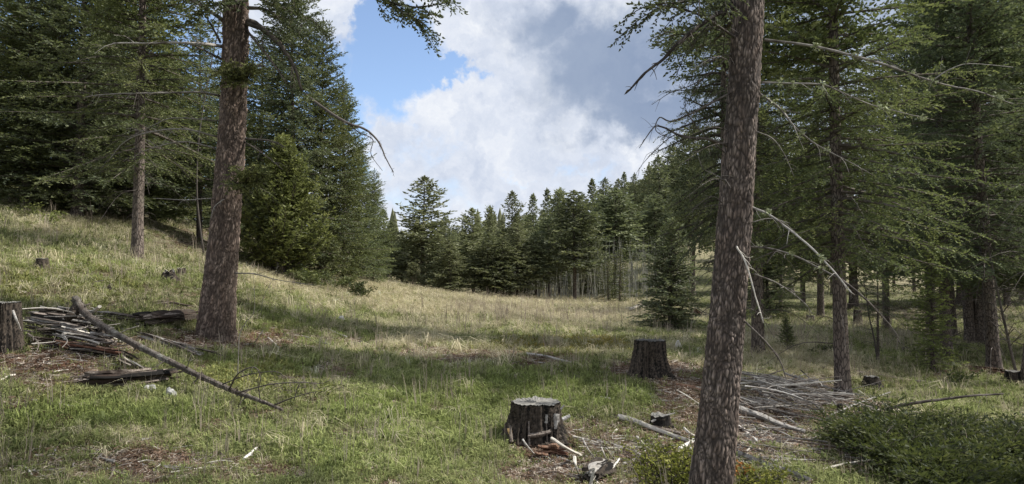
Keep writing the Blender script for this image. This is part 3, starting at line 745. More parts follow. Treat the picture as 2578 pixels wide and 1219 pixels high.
# ------------------------------------------------------------------ the two big trunks near the camera
def hero_trunk(path, radii, mat, seed, parent, plate=(30, 11), depth=.012, sides=150, step=.012, up_to=None):
    """trunk whose bark plates are raised geometry; path points in world space"""
    rng = np.random.default_rng(seed)
    path = np.asarray(path, float); L = np.linalg.norm(np.diff(path, axis=0), axis=1).sum(); n = int(L/step)
    p = resample(path, n); r = np.interp(np.linspace(0, len(radii)-1, n), np.arange(len(radii)), radii)
    t, nn, bb = frames(p); a = np.arange(sides)*2*math.pi/sides
    dirs = nn[:, None]*np.cos(a)[None, :, None]+bb[:, None]*np.sin(a)[None, :, None]
    rs = r[:, None]*(1+.025*np.sin(3*a+1)[None]+.02*np.sin(5*a+p[:, 2:3]*1.7)+.015*np.sin(2*a+p[:, 2:3]*3.1))
    hb = np.clip(p[:, 2]-path[0][2], 0, 9)[:, None]
    rs = rs*(1+np.exp(-hb/.32)*(.36+.14*np.sin(4*a+2)+.08*np.sin(7*a)))
    surf = p[:, None]+dirs*rs[..., None]
    flat = surf.reshape(-1, 3)-path[0]; tone = np.empty(len(flat)); disp = np.empty(len(flat))
    sx, sz = plate
    vor = mnoise.voronoi; nz = mnoise.noise
    for i, (x, y, z) in enumerate(flat.tolist()):
        w = nz((x*9, y*9, z*4))*.9
        dd, _ = vor((x*sx+w*2, y*sx+w*2, z*sz+w*3+seed)); d2, _ = vor((x*sx*.36+w, y*sx*.36+w, z*sz*.27+w+seed*2))
        e = min(1.0, (dd[1]-dd[0])*2.6)*(.35+.65*min(1.0, (d2[1]-d2[0])*5.0))
        k = nz((x*17, y*17, z*6+7))
        disp[i] = (e**.7)*(.55+.6*k)+.25*nz((x*60, y*60, z*30)); tone[i] = e*(.75+.5*k)
    surf = (surf.reshape(-1, 3)+dirs.reshape(-1, 3)*(disp*depth)[:, None])
    i = np.arange(n-1)[:, None]*sides; j = np.arange(sides)[None]; k = (j+1) % sides
    mb = MB(); mb.add(surf, None, np.stack([i+j, i+k, i+sides+k, i+sides+j], -1).reshape(-1, 4), 0, np.clip(tone, 0, 1))
    loc = np.array(parent.location)
    o = mb.obj('trunk', [M[mat]], parent, True, origin=loc)
    return o, p, r

def upper_crown(parent, top, height, rmax, seed, base_z, lean=(0, 0), nb=70, fol='fir', r0=.15):
    """the part of a big tree that stands above the picture: it shades the ground and hangs into the frame"""
    rng = np.random.default_rng(seed); loc = np.array(parent.location)
    mb = MB(); br = []
    ax = np.array([top, top+np.array([lean[0], lean[1], height])]); 
    pth = resample(ax, 12); tm = MB(); tube(tm, pth, np.linspace(r0, .02, 12), 12, 0, .8); tm.obj('upper_trunk', [M['bark_mid']], parent, True, origin=loc)
    for k in range(nb):
        f = (k+rng.uniform())/nb; c = ax[0]*(1-f)+ax[1]*f; c = c+[0, 0, base_z]; 
        if c[2] > ax[1][2]: continue
        L = rmax*(1-f)**.85+.2; az = k*2.4+rng.normal(0, .3); e = math.radians(-4+35*f+rng.normal(0, 6)); s = np.linspace(0, 1, 7)
        out = s*L*math.cos(e); up = s*L*math.sin(e)-.22*L*s*s*(1-f)
        p = np.column_stack([c[0]+math.sin(az)*out, c[1]+math.cos(az)*out, c[2]+up])
        tube(mb, p, np.linspace(.03, .004, 7), 5, 0, .5, cap=False); br.append((p, .4+rng.normal(0, .12)))
    spray_set(mb, br, rng, .08, .55, .05, .11, .045, .12, .25, .4, 1, 1, 0, .004)
    return mb.obj('crown', [M['limb'], M[fol]], parent, origin=loc)

def dead_branch(parent, pts, r0, r1, seed, mat='dead_twig', twigs=6, tl=.3, lv=1, name='dead_branch', tone=(.3, .9), lich=0, label=None, n=None, sides=6, stubs=5):
    rng = np.random.default_rng(seed); mb, p = stick_mesh(pts, r0, r1, rng, sides, n, stubs, tone, .18, .022, .10)
    if twigs: add_twigs(mb, p, rng, twigs, tl, r1*.8+.001, 0, lv, .25, .2)
    mats = [M[mat]]
    if lich:
        mats.append(M['lichen']); k = rng.integers(1, len(p)-2, lich); q = np.repeat(p[k], 26, 0)+rng.normal(0, .012, (lich*26, 3))
        shoots(mb, q, rng.normal(0, 1, q.shape), .025, .012, rng, 1, rng.uniform(.2, .9, len(q)))
    o = mb.obj(name, mats, parent, True, origin=tuple(parent.location) if parent is not None else (0, 0, 0))
    if label: o['label'] = label
    return o
def PP(lst, d):
    """photo pixel polyline -> world polyline; every entry (u, v) or (u, v, distance)"""
    return [P(*(q if len(q) == 3 else (q[0], q[1], d))) for q in lst]
def needle_branch(parent, pts, seed, fol='fir', name='branch', r=(.02, .005), sub=6, sl=.5, **kw):
    rng = np.random.default_rng(seed); mb = MB(); p = resample(pts, 12); tube(mb, p, np.linspace(r[0], r[1], 12), 6, 0, .4)
    br = [(p, .45)]
    for k in range(sub):
        i = int((.15+.8*(k+rng.uniform())/sub)*11); t = unit(p[min(i+1, 11)]-p[max(i-1, 0)]); side = unit(np.cross(t, [0, 0, 1]))*(1 if k % 2 else -1)
        d = unit(t*.8+side*.8+np.array([0, 0, rng.normal(-.1, .25)])); l = sl*rng.uniform(.5, 1.1)
        q = resample([p[i], p[i]+d*l*.5+[0, 0, .02], p[i]+d*l+[0, 0, -.15*l]], 6); tube(mb, q, np.linspace(r[1]*1.3, .003, 6), 4, 0, .4); br.append((q, .45+rng.normal(0, .1)))
    a = dict(twig_sp=.04, twig_max=.22, sh_sp=.014, sh_len=.034, sh_w=.013, start=.15, droop=.25, flat=.3, cross=2, mat=1, wood=0, wood_r=.002); a.update(kw)
    spray_set(mb, br, rng, **a)
    return mb.obj(name, [M['limb'], M[fol]], parent, origin=tuple(parent.location))

def build_right_hero():
    base = P(1780, 1262, 5.15); g = Hs(base[0], base[1])
    root = empty('fir_tree', (base[0], base[1], g)); tag(root, 'big straight fir trunk with flaking grey pink bark, nearest the camera, crown above the frame', 'tree')
    path = [base+[-.02, 0, -.45], base+[0, 0, -.08]]+PP([(1800, 1120), (1816, 950), (1830, 800), (1843, 640), (1860, 400), (1872, 200), (1884, 0), (1893, -150), (1905, -400)], 5.15)
    rad = [.142, .144, .138, .130, .122, .117, .112, .108, .106, .104, .100]
    _, p, r = hero_trunk(path, rad, 'bark_near', 3, root, (50, 17), .015, 150, .011)
    top = p[-1]; upper_crown(root, top, 9, 2.3, 31, 1.7, (.5, .1), 70, r0=.105)
    D = 5.15
    B = lambda pts, r0, r1, s, **k: dead_branch(root, PP(pts, D), r0, r1, s, **k)
    B([(1893, 522, 5.1), (1935, 540, 4.95), (1975, 568, 4.8), (2040, 622, 4.6), (2092, 676, 4.5), (2138, 730, 4.4), (2152, 742, 4.4)], .0085, .004, 1, mat='silver', tone=(.4, 1), twigs=5, tl=.28, lich=3, label='long pale dead branch drooping to the lower right')
    B([(2100, 690, 4.48), (2165, 740, 4.4), (2215, 790, 4.4), (2250, 830, 4.4), (2270, 870, 4.4)], .008, .002, 2, twigs=5, tl=.2, mat='dark_twig')
    B([(1880, 622, 5.15), (1935, 625, 5.0), (2000, 645, 4.8), (2070, 680, 4.65), (2110, 700, 4.6)], .0075, .004, 3, mat='dead_twig', twigs=5, tl=.3, lich=3)
    B([(1850, 612, 5.10), (1858, 628, 5.0), (1872, 650, 4.95), (1886, 690, 4.9), (1902, 752, 4.85), (1920, 812, 4.8)], .0075, .004, 4, mat='bleached', tone=(.6, 1), twigs=2, tl=.15, label='bleached white dead branch hanging close to the trunk')
    B([(1925, 100, 5.1), (2040, 115, 4.9), (2150, 140, 4.7), (2240, 165, 4.6), (2330, 195, 4.5), (2400, 213, 4.5), (2480, 228, 4.4), (2560, 252, 4.4)], .009, .003, 5, mat='dead_twig', twigs=9, tl=.5, lich=8, label='long lichened dead branch reaching across the upper right')
    B([(2352, 200, 4.5), (2390, 175, 4.5), (2445, 160, 4.5), (2552, 170, 4.5)], .005, .002, 6, mat='silver', twigs=3, tl=.2)
    B([(1918, 208, 5.1), (1990, 210, 4.9), (2070, 212, 4.8), (2120, 230, 4.7), (2200, 262, 4.7), (2290, 282, 4.6), (2362, 296, 4.6)], .0085, .002, 7, mat='dead_twig', twigs=8, tl=.35, lich=6)
    B([(1915, 238, 5.1), (1965, 275, 5.0), (2000, 320, 4.9), (2050, 362, 4.9), (2120, 400, 4.8), (2200, 445, 4.8)], .010, .003, 8, mat='dead_twig', twigs=7, tl=.3, lich=5)
    B([(1905, 332, 5.1), (1945, 350, 5.1), (1975, 390, 5.1), (2000, 447, 5.1)], .006, .002, 9, mat='dead_twig', twigs=2, tl=.15)
    B([(1893, 560, 5.1), (1940, 550, 5.1), (1990, 562, 5.1)], .006, .002, 10, mat='dead_twig', twigs=3, tl=.2)
    B([(1865, 800, 5.1), (1905, 838, 5.0), (1945, 880, 5.0), (1968, 915, 5.0), (1978, 950, 5.0)], .007, .003, 11, mat='dark_twig', twigs=4, tl=.2)
    B([(1868, 770, 5.1), (1910, 790, 5.1), (1950, 850, 5.1)], .004, .0015, 12, mat='dark_twig', twigs=4, tl=.25)
    B([(1900, 690, 5.1), (1960, 715, 5.1), (2020, 760, 5.1), (2042, 790, 5.1)], .006, .002, 13, mat='dead_twig', twigs=5, tl=.25)
    # left side, dark against the cloud
    B([(1858, 12), (1800, 40, 5.0), (1740, 82, 4.9), (1700, 118, 4.8), (1672, 150, 4.8), (1632, 182, 4.7), (1602, 212, 4.7), (1578, 236, 4.7)], .018, .005, 14, mat='dark_twig', twigs=7, tl=.25, tone=(.0, .5), label='dark crooked dead branch slanting down to the left against the cloud')
    B([(1858, 100), (1800, 60, 4.9), (1730, 25, 4.9), (1620, 5, 4.8)], .012, .004, 15, mat='dark_twig', twigs=10, tl=.35, lv=2)
    B([(1850, 128), (1780, 190, 5.0), (1738, 215, 5.0), (1690, 232, 5.0), (1640, 262, 5.0)], .005, .0015, 16, mat='dark_twig', twigs=5, tl=.25)
    B([(1850, 228), (1790, 260, 5.0), (1742, 285, 5.0), (1690, 305, 5.0), (1660, 295, 5.0), (1652, 330, 5.0), (1700, 350, 5.0)], .008, .002, 17, mat='dark_twig', twigs=4, tl=.25)
    B([(1845, 372), (1780, 350, 5.0), (1720, 345, 5.0), (1665, 320, 5.0), (1640, 325, 5.0), (1608, 372, 5.0)], .010, .002, 18, mat='dark_twig', twigs=6, tl=.25)
    B([(1760, 352, 5.0), (1700, 340, 5.0), (1650, 378, 5.0), (1620, 410, 5.0), (1600, 440, 5.0)], .006, .0015, 19, mat='dark_twig', twigs=3, tl=.2)
    B([(1842, 400), (1770, 335, 5.0), (1740, 300, 5.0), (1722, 262, 5.0)], .006, .002, 20, mat='dark_twig', twigs=5, tl=.25)
    B([(1840, 470), (1800, 440, 5.0), (1770, 425, 5.0), (1758, 395, 5.0)], .005, .002, 21, mat='dead_twig', twigs=3, tl=.2)
    rk = np.random.default_rng(400)
    for k in range(13):      # fine dead twigs fringing the left of the trunk
        v = rk.uniform(60, 560); u0 = 1850-(v-60)*.035; L = rk.uniform(50, 150); dz = rk.uniform(.1, .9)
        B([(u0, v), (u0-L*.4, v+L*rk.uniform(-.3, .1), 5.1-dz*.3), (u0-L, v+L*rk.uniform(.0, .6), 5.1-dz*.5)], .0035, .001, 420+k, mat='dark_twig', twigs=5, tl=.16)
    # needle boughs that hang in from the crown, upper left of the trunk
    needle_branch(root, PP([(1860, -60), (1790, -20, 4.9), (1720, 5, 4.8), (1650, 10, 4.7)], D), 41, sub=10, sl=.45)
    needle_branch(root, PP([(1862, -20), (1800, 60, 5.3), (1740, 90, 5.4), (1680, 70, 5.5)], D), 42, sub=10, sl=.4)
    needle_branch(root, PP([(1855, 40), (1800, 100, 5.6), (1750, 118, 5.8), (1700, 108, 6.0)], D), 43, sub=9, sl=.35)
    return root

def build_left_hero():
    base = P(543, 852, 10.6); g = Hs(base[0], base[1]); base[2] = g
    root = empty('fir_tree', (base[0], base[1], g)); tag(root, 'thick leaning fir trunk with reddish brown flaking bark and two leafy tufts, left', 'tree')
    path = [base+[0, 0, -.4], base+[0, 0, 0]]+PP([(545, 800), (553, 700), (563, 600), (572, 500), (580, 400), (586, 300), (590, 200), (592, 100), (593, 0), (594, -120), (598, -400)], 10.6)
    rad = [.262, .258, .248, .220, .206, .196, .188, .182, .178, .174, .170, .166, .15]
    _, p, r = hero_trunk(path, rad, 'bark_left', 5, root, (27, 10), .030, 140, .020)
    upper_crown(root, p[-1], 9, 2.5, 51, .2, (.2, 0), 60, r0=.155)
    D = 10.6
    B = lambda pts, r0, r1, s, **k: dead_branch(root, PP(pts, D), r0, r1, s, **k)
    B([(560, 118), (520, 112, 10.2), (450, 108, 10), (380, 110, 9.9), (300, 110, 9.8), (276, 115, 9.8)], .028, .010, 61, mat='silver', twigs=7, tl=.6, label='pale dead branch reaching far to the left from the trunk')
    B([(564, 152), (520, 130, 10.3), (480, 112, 10.2)], .022, .012, 62, mat='dark_twig', twigs=4, tl=.4)
    B([(552, 240), (500, 232, 10.3), (430, 234, 10.1), (350, 236, 10), (260, 240, 9.9), (205, 250, 9.9)], .020, .006, 63, mat='dead_twig', twigs=9, tl=.6)
    B([(550, 305), (500, 300, 10.3), (430, 298, 10.2), (380, 320, 10.2), (330, 345, 10.2)], .012, .004, 64, mat='dead_twig', twigs=7, tl=.5)
    B([(548, 345), (460, 325, 10.2), (370, 335, 10.2), (310, 360, 10.2), (270, 410, 10.2)], .016, .004, 65, mat='dead_twig', twigs=7, tl=.6)
    B([(546, 375), (480, 358, 10.3), (430, 360, 10.2), (360, 380, 10.2), (330, 402, 10.2)], .012, .004, 66, mat='dead_twig', twigs=7, tl=.6)
    B([(560, 505), (520, 500, 10.3), (470, 503, 10.2), (385, 497, 10.2)], .010, .004, 67, mat='silver', twigs=4, tl=.3)
    B([(563, 502, 10.3), (540, 520, 10.2), (530, 552, 10.2)], .008, .004, 68, mat='silver', twigs=1, tl=.2)
    B([(622, 55), (650, 65), (700, 110, 10.3), (740, 170, 10.2), (760, 230, 10.2)], .05, .015, 69, mat='limb', twigs=5, tl=.5, label='thick living limb arching down to the right')
    B([(622, 78), (680, 150, 10.4), (720, 210, 10.3)], .02, .008, 70, mat='dark_twig', twigs=5, tl=.5)
    B([(622, 168), (668, 166)], .02, .012, 71, mat='dark_twig', twigs=0)
    B([(618, 350), (680, 355, 10.4), (720, 372, 10.3)], .016, .006, 72, mat='dark_twig', twigs=4, tl=.4)
    B([(616, 358), (660, 385, 10.4), (712, 425, 10.3)], .012, .006, 73, mat='dark_twig', twigs=3, tl=.4)
    B([(592, 688, 10.4), (640, 690, 10.2), (700, 705, 10.1), (790, 718, 10.1)], .010, .003, 74, mat='dead_twig', twigs=6, tl=.3)
    B([(560, 50, 10.5), (530, 30), (490, 5), (440, -20)], .03, .012, 75, mat='dark_twig', twigs=6, tl=.6)
    B([(556, 108, 10.5), (530, 60, 10.4), (500, 20, 10.4)], .018, .007, 76, mat='dark_twig', twigs=6, tl=.6)
    # leafy tufts growing straight from the trunk
    def tuft(cu, cv, w, h, seed, fol, d=10.35):
        rng = np.random.default_rng(seed); mb = MB(); br = []
        for k in range(30):
            a = P(cu+rng.uniform(-.28, .28)*w, cv+rng.uniform(-.2, .35)*h, d); du = rng.uniform(-.5, .5)*w; dv = rng.uniform(-.45, .45)*h
            b = P(cu+du*1.1, cv+dv-.1*h, d-rng.uniform(.05, .6)); q = resample([a, (a+b)/2+[0, 0, .03], b], 6); tube(mb, q, .005, 4, 0, .4); br.append((q, .55+rng.normal(0, .12)))
        spray_set(mb, br, rng, .035, .16, .016, .045, .015, .1, .2, .5, 2, 1, 0, .002)
        mb.obj('trunk_tuft', [M['limb'], M[fol]], root, origin=tuple(root.location))
    tuft(600, 192, 135, 80, 80, 'fir_olive', 10.25); tuft(618, 464, 110, 85, 81, 'fir_olive', 10.3)
    # bough that hangs into the top of the picture
    for i, pts in enumerate([[(600, -420, 10.5), (760, -260, 9.6), (880, -80, 9.2), (960, -5, 9), (1040, 18, 8.9), (1120, 8, 8.8)],
                             [(900, -80, 9.2), (990, -20, 9), (1060, -20, 8.9), (1130, -5, 8.8)], [(930, -30, 9.1), (990, 15, 9), (1035, 42, 8.9), (1065, 60, 8.9)]]):
        needle_branch(root, PP(pts, 9), 90+i, sub=12 if i == 0 else 9, sl=.5, r=(.03, .006), start=.45 if i == 0 else .1, sh_len=.055, sh_w=.022, sh_sp=.022)
    needle_branch(root, PP([(700, -70), (735, -20), (745, 15)], 10), 96, sub=6, sl=.3, r=(.01, .004), sh_len=.055, sh_w=.022)
    # dark hanging boughs just right of the trunk
    for i, pts in enumerate([[(622, -20), (680, 10), (760, 40, 10.2), (780, 60, 10.1)], [(622, 20), (670, 25), (720, 60), (770, 95)], [(622, 60), (690, 90), (730, 150), (745, 230)], [(622, 0), (560, 10, 10.2), (500, 20, 10)], [(600, 10, 10.4), (540, -30, 10), (430, -30, 9.8)]]):
        needle_branch(root, PP(pts, 10.5), 100+i, sub=10, sl=.55, r=(.03, .006), sh_len=.06, sh_w=.02, sh_sp=.028)
    return root

build_right_hero(); build_left_hero()

# ------------------------------------------------------------------ conifers: one set of meshes per habit, then copies
PR = {}
NEAR = dict(twig_sp=.062, twig_max=.55, sh_sp=.040, sh_len=.105, sh_w=.042, flat=.42, wood_r=.004)
PR['full_a'] = (conifer(101, 14, .04, 2.7, .15, 300, .6, dead=6, fol='fir', e_top=40, e_low=-5, uneven=.35, **NEAR), 14, 2.7)
PR['full_b'] = (conifer(102, 12, .03, 2.2, .13, 300, .52, dead=6, fol='fir_olive', e_top=38, e_low=0, uneven=.35, **NEAR), 12, 2.2)
PR['forest_a'] = (conifer(103, 14, .20, 2.6, .17, 190, .6, dead=34, dead_len=1.9, fol='fir', e_top=35, e_low=-10, low_fill=.85, uneven=.35, **NEAR), 14, 2.6)
PR['fine_a'] = (conifer(203, 14, .18, 2.6, .15, 250, .6, dead=34, dead_len=1.9, fol='fir', e_top=35, e_low=-10, low_fill=.9, uneven=.35, fine=6.5, inner=90, **NEAR), 14, 2.6)
PR['fine_b'] = (conifer(204, 13, .19, 2.4, .14, 190, .6, dead=36, dead_len=1.7, fol='fir_olive', e_top=35, e_low=-14, low_fill=.8, uneven=.35, fine=5.5, **NEAR), 13, 2.4)
PR['fine_c'] = (conifer(205, 15, .17, 2.4, .15, 260, .55, dead=44, dead_len=1.8, fol='fir_olive', e_top=30, e_low=-16, uneven=.35, fine=6.5, inner=120, **NEAR), 15, 2.3)
PR['forest_b'] = (conifer(104, 13, .16, 2.4, .14, 190, .6, dead=30, dead_len=1.7, fol='fir_olive', e_top=35, e_low=-14, low_fill=.8, uneven=.35, **NEAR), 13, 2.4)
PR['forest_c'] = (conifer(105, 15, .27, 2.3, .14, 180, .55, dead=40, dead_len=1.8, fol='fir', e_top=30, e_low=-16, uneven=.35, **NEAR), 15, 2.3)
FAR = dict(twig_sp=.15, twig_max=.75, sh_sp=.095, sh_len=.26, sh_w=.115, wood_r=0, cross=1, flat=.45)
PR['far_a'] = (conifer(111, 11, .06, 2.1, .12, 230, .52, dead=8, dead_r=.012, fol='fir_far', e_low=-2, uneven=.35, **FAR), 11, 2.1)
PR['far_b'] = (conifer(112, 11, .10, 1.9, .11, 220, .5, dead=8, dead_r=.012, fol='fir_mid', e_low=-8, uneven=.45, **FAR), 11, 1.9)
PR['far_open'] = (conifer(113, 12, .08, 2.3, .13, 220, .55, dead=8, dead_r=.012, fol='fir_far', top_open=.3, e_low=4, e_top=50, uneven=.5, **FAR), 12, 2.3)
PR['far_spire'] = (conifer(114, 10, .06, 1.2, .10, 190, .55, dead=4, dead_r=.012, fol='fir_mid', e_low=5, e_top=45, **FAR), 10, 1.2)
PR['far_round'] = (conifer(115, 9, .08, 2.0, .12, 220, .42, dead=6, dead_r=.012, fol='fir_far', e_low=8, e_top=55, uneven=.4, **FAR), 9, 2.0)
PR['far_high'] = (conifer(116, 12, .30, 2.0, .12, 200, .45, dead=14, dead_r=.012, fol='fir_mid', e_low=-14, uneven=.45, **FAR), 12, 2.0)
PR['juniper'] = (conifer(121, 4.2, .02, 1.45, .12, 330, .42, dead=0, fol='juniper', e_low=30, e_top=78, sag=-.15, twig_sp=.06, twig_max=.40, sh_sp=.034, sh_len=.10, sh_w=.036, flat=.6, base_shape=.5, uneven=.25), 4.2, 1.45)
PR['young'] = (conifer(122, 3.4, .03, .78, .06, 230, .55, dead=0, fol='fir_mid', e_low=-4, e_top=42, twig_sp=.045, twig_max=.3, sh_sp=.028, sh_len=.085, sh_w=.032, flat=.4, uneven=.35, base_shape=.4), 3.4, .78)
PR['narrow'] = (conifer(123, 3.6, .04, .50, .05, 130, .35, dead=0, fol='fir_olive', e_low=-10, e_top=35, twig_sp=.05, twig_max=.2, sh_sp=.028, sh_len=.08, sh_w=.03, flat=.4, uneven=.5), 3.6, .5)
PR['sapling'] = (conifer(126, 3.6, .05, .50, .045, 150, .3, dead=0, fol='juniper', e_low=-10, e_top=35, twig_sp=.05, twig_max=.2, sh_sp=.028, sh_len=.08, sh_w=.03, flat=.4, uneven=.6), 3.6, .5)
PR['bush'] = (conifer(124, 1.3, .02, .5, .03, 80, .5, dead=0, fol='fir_olive', e_low=15, e_top=60, twig_sp=.035, twig_max=.2, sh_sp=.024, sh_len=.06, sh_w=.022, flat=.4, base_shape=.6), 1.3, .5)
PR['sparse'] = (conifer(125, 13, .45, 1.2, .10, 60, .6, dead=46, dead_len=1.5, dead_top=9, fol='fir', e_low=-20, sides=8, **NEAR), 13, 1.2)
rt = np.random.default_rng(77)
def T(u, d, vtop, wpx, proto, label=None, group=None, name='fir_tree', vb=None, lean=0.0, cat='tree', tall=None):
    meshes, h, rm = PR[proto]
    p = G(u, vb) if vb else Gd(u, d)
    d = p[1]
    top = P(u, vtop, d)[2] if vtop is not None else p[2]+(tall or h)
    hh = top-p[2]; sxy = (wpx*d/FPX/2)/rm if wpx else hh/h
    sxy *= 1.3 if d > 38 else 1.12
    return plant_tree(meshes, p-[0, 0, .03], label, cat, group, name, hh/h, sxy, rt.uniform(0, 6.28), (rt.normal(0, .012), lean+rt.normal(0, .012)))

# left side
T(345, 15.5, None, 430, 'fine_b', 'fir on the left slope with a slim bare lower trunk and drooping dead branches', vb=652, tall=11)
T(190, 20, None, 420, 'full_a', 'dark shaggy fir behind the bare slim trunk on the left slope', tall=10)
T(60, 20, None, 330, 'full_b', 'olive green bushy fir at the left edge above the grey stump', tall=6.8)
T(-80, 22, None, 380, 'full_a', 'dark fir at the extreme left edge behind the olive green fir', tall=13)
T(330, 23, None, 360, 'full_b', 'tall dense fir filling the gap left of the thick leaning trunk', tall=10.5)
T(500, 25, 40, 200, 'forest_a', 'dark fir directly behind the thick leaning trunk')
TC = T(738, 23.5, -150, 300, 'full_a', 'tall dark fir rising out of frame just right of the thick leaning trunk')
T(704, 19.5, 362, 250, 'juniper', 'broad rounded yellow green juniper under the tall firs', name='juniper_tree', vb=700)
T(808, 25, 50, 215, 'full_b', 'tall fir at the left edge of the open sky with a ragged right side')
T(866, 27, 190, 180, 'full_b', 'shaggy olive fir stepping down below the ragged tall fir')
T(905, 30, 345, 140, 'full_a', 'fir with a pointed top between the shaggy fir and the meadow gap')
T(938, 33, 425, 100, 'full_b', 'lowest of the firs stepping down to the meadow gap, yellowish right side')
T(655, 27, 60, 260, 'forest_b', 'dark fir behind the rounded juniper')
for (u, d, tl, w) in [(-300, 26, 11, 330), (-180, 32, 9, 260), (20, 30, 7.5, 240), (130, 30, 8.5, 230), (250, 34, 7, 220), (420, 32, 8.5, 220), (560, 36, 9, 200), (620, 42, 8, 170), (-420, 20, 12, 400), (90, 42, 8, 200), (480, 44, 8, 180), (380, 27, 6.5, 240), (250, 26, 8, 260)]:
    T(u, d, None, w, 'full_a' if rt.uniform() < .5 else 'full_b', 'fir in the dark wood behind the left slope trees', 'firs of the wood on the left slope', tall=tl)

def add_to(root, fn):
    """hangs a part built in world space on a placed, scaled tree"""
    o = fn(); o.parent = root; o.matrix_parent_inverse = Matrix.LocRotScale(root.location, root.rotation_euler, root.scale).inverted(); return o
def free_branch(pts, r0, r1, seed, mat, twigs, tl, name='dead_branch', label=None, lv=2):
    o = dead_branch(None, pts, r0, r1, seed, mat, twigs, tl, lv, name, label=label); return o
add_to(TC, lambda: free_branch(PP([(770, 240, 23), (840, 290, 21.5), (880, 312, 21), (920, 325, 21), (950, 352, 21), (968, 395, 21), (988, 432, 21)], 21), .05, .012, 201, 'dark_twig', 9, .55, label='long bare branch arching out against the white cloud'))
add_to(TC, lambda: free_branch(PP([(880, 314, 21), (905, 335, 21), (938, 352, 21), (934, 390, 21), (962, 432, 21)], 21), .02, .006, 202, 'dark_twig', 4, .4))

# far row at the end of the meadow
ROW = [(1063, 45, 447, 165, 'far_open', 'tallest fir of the far row, broad with an airy see-through top'),
 (985, 50, 560, 75, 'far_b', 'dark slim fir left of the tallest fir of the far row'), (965, 58, 530, 60, 'far_spire', 'dark narrow spire at the left end of the far row'),
 (1012, 47, 600, 80, 'far_b', 'short dark fir in front of the left foot of the tallest far fir'), (1040, 41, 660, 40, 'far_round', 'small bright green fir at the grass edge before the tallest far fir'),
 (1105, 43, 590, 85, 'far_a', 'short shaggy fir against the right foot of the tallest far fir'), (1135, 41, 600, 80, 'far_a', 'light green fir between the tallest far fir and the dark broad one'),
 (1120, 60, 545, 50, 'far_b', 'slim fir peeking over the right shoulder of the tallest far fir'),
 (1192, 46, 527, 125, 'far_open', 'fir with a flat tufted head and dark lower boughs'), (1232, 54, 523, 50, 'far_round', 'small dark round top behind the tufted fir'),
 (1228, 42, 590, 90, 'far_b', 'dense dark fir in front of the tufted fir'), (1288, 52, 484, 95, 'far_open', 'airy pointed fir rising alone in the middle of the far row'),
 (1262, 42, 600, 75, 'far_b', 'dark fir at the grass edge below the lone airy fir'), (1302, 43, 560, 90, 'far_a', 'bushy fir with two dark stems at the grass edge'),
 (1345, 58, 492, 52, 'far_spire', 'first of the pair of slim dark spires right of the airy fir'), (1376, 60, 479, 50, 'far_spire', 'taller of the pair of slim dark spires'),
 (1350, 44, 585, 85, 'far_high', 'fir whose bare trunk leans left over the meadow edge'), (1383, 46, 545, 80, 'far_high', 'fir with a long thin bare trunk before the pale thicket'),
 (1408, 55, 482, 90, 'far_round', 'blunt topped fir behind the thin bare trunk'), (1447, 44, 483, 130, 'far_high', 'sturdy fir with a straight visible trunk in front of the pale thicket'),
 (1480, 52, 560, 80, 'far_a', 'lower fir at the right shoulder of the sturdy straight fir'), (1497, 62, 455, 56, 'far_spire', 'darkest slim spire where the far row meets the hillside'),
 (1548, 56, 478, 140, 'far_high', 'broad brownish green fir standing over the pale thicket'), (1525, 92, 450, 60, 'far_b', 'fir top between the darkest spire and the broad brownish fir'),
 (1590, 62, 515, 80, 'far_high', 'light olive fir right of the broad brownish fir'), (1530, 44, 650, 34, 'narrow', 'small dark young fir standing in the pale thicket'),
 (1560, 43, 628, 42, 'narrow', 'narrow crooked young fir at the right of the pale thicket'), (1650, 60, 490, 90, 'far_high', 'pale olive fir above the dense young fir'),
 (1573, 88, 437, 40, 'far_spire', 'pointed fir on the hillside skyline, furthest left of the slope'), (1601, 85, 438, 40, 'far_b', 'rounded fir on the hillside skyline beside the pointed one'),
 (1637, 84, 416, 62, 'far_a', 'wide fir on the skyline halfway up the hillside'), (1662, 70, 395, 85, 'far_b', 'dark fir on the hillside just left of the foreground trunks'),
 (1695, 92, 368, 110, 'far_a', 'large fir on the hillside directly behind the hanging dead twigs'), (1745, 50, 320, 130, 'far_high', 'tall shaggy fir just left of the dark trunk behind the nearest trunk')]
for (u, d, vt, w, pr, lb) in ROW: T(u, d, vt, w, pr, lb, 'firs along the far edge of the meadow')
# lit firs climbing the hillside on the right
for (u, d, vt, w) in [(1462, 92, 498, 62), (1515, 96, 478, 66), (1556, 95, 452, 70), (1588, 100, 462, 74), (1618, 93, 455, 76), (1648, 97, 428, 78), (1676, 92, 415, 84), (1712, 96, 380, 90), (1602, 90, 500, 70), (1660, 90, 480, 84), (1540, 90, 520, 66), (1735, 90, 420, 90)]:
    T(u, d, vt, w, ('far_a', 'far_round', 'far_open')[int(u) % 3], 'sunlit grey green fir climbing the hillside above the pale thicket', 'firs climbing the hillside above the pale thicket')
# wood behind the row and on the hillside
k = 0
while k < 62:
    u = rt.uniform(930, 1800); d = rt.uniform(62, 125)
    sky = np.interp(u, [930, 1000, 1150, 1250, 1350, 1450, 1550, 1620, 1700, 1800], [545, 550, 560, 540, 520, 500, 470, 440, 390, 350])
    p = Gd(u, d); vt = sky+rt.uniform(5, 60)+max(0, (90-d))*.3
    hh = P(u, vt, d)[2]-p[2]
    if hh < 3.2 or (1430 < u < 1770 and d < 90): continue
    pr = ['far_a', 'far_b', 'far_round', 'far_spire', 'far_open'][rt.integers(5)]
    T(u, d, vt, rt.uniform(45, 85)*70/d, pr, 'fir in the wood on the hillside behind the far row', 'firs on the hillside beyond the meadow'); k += 1

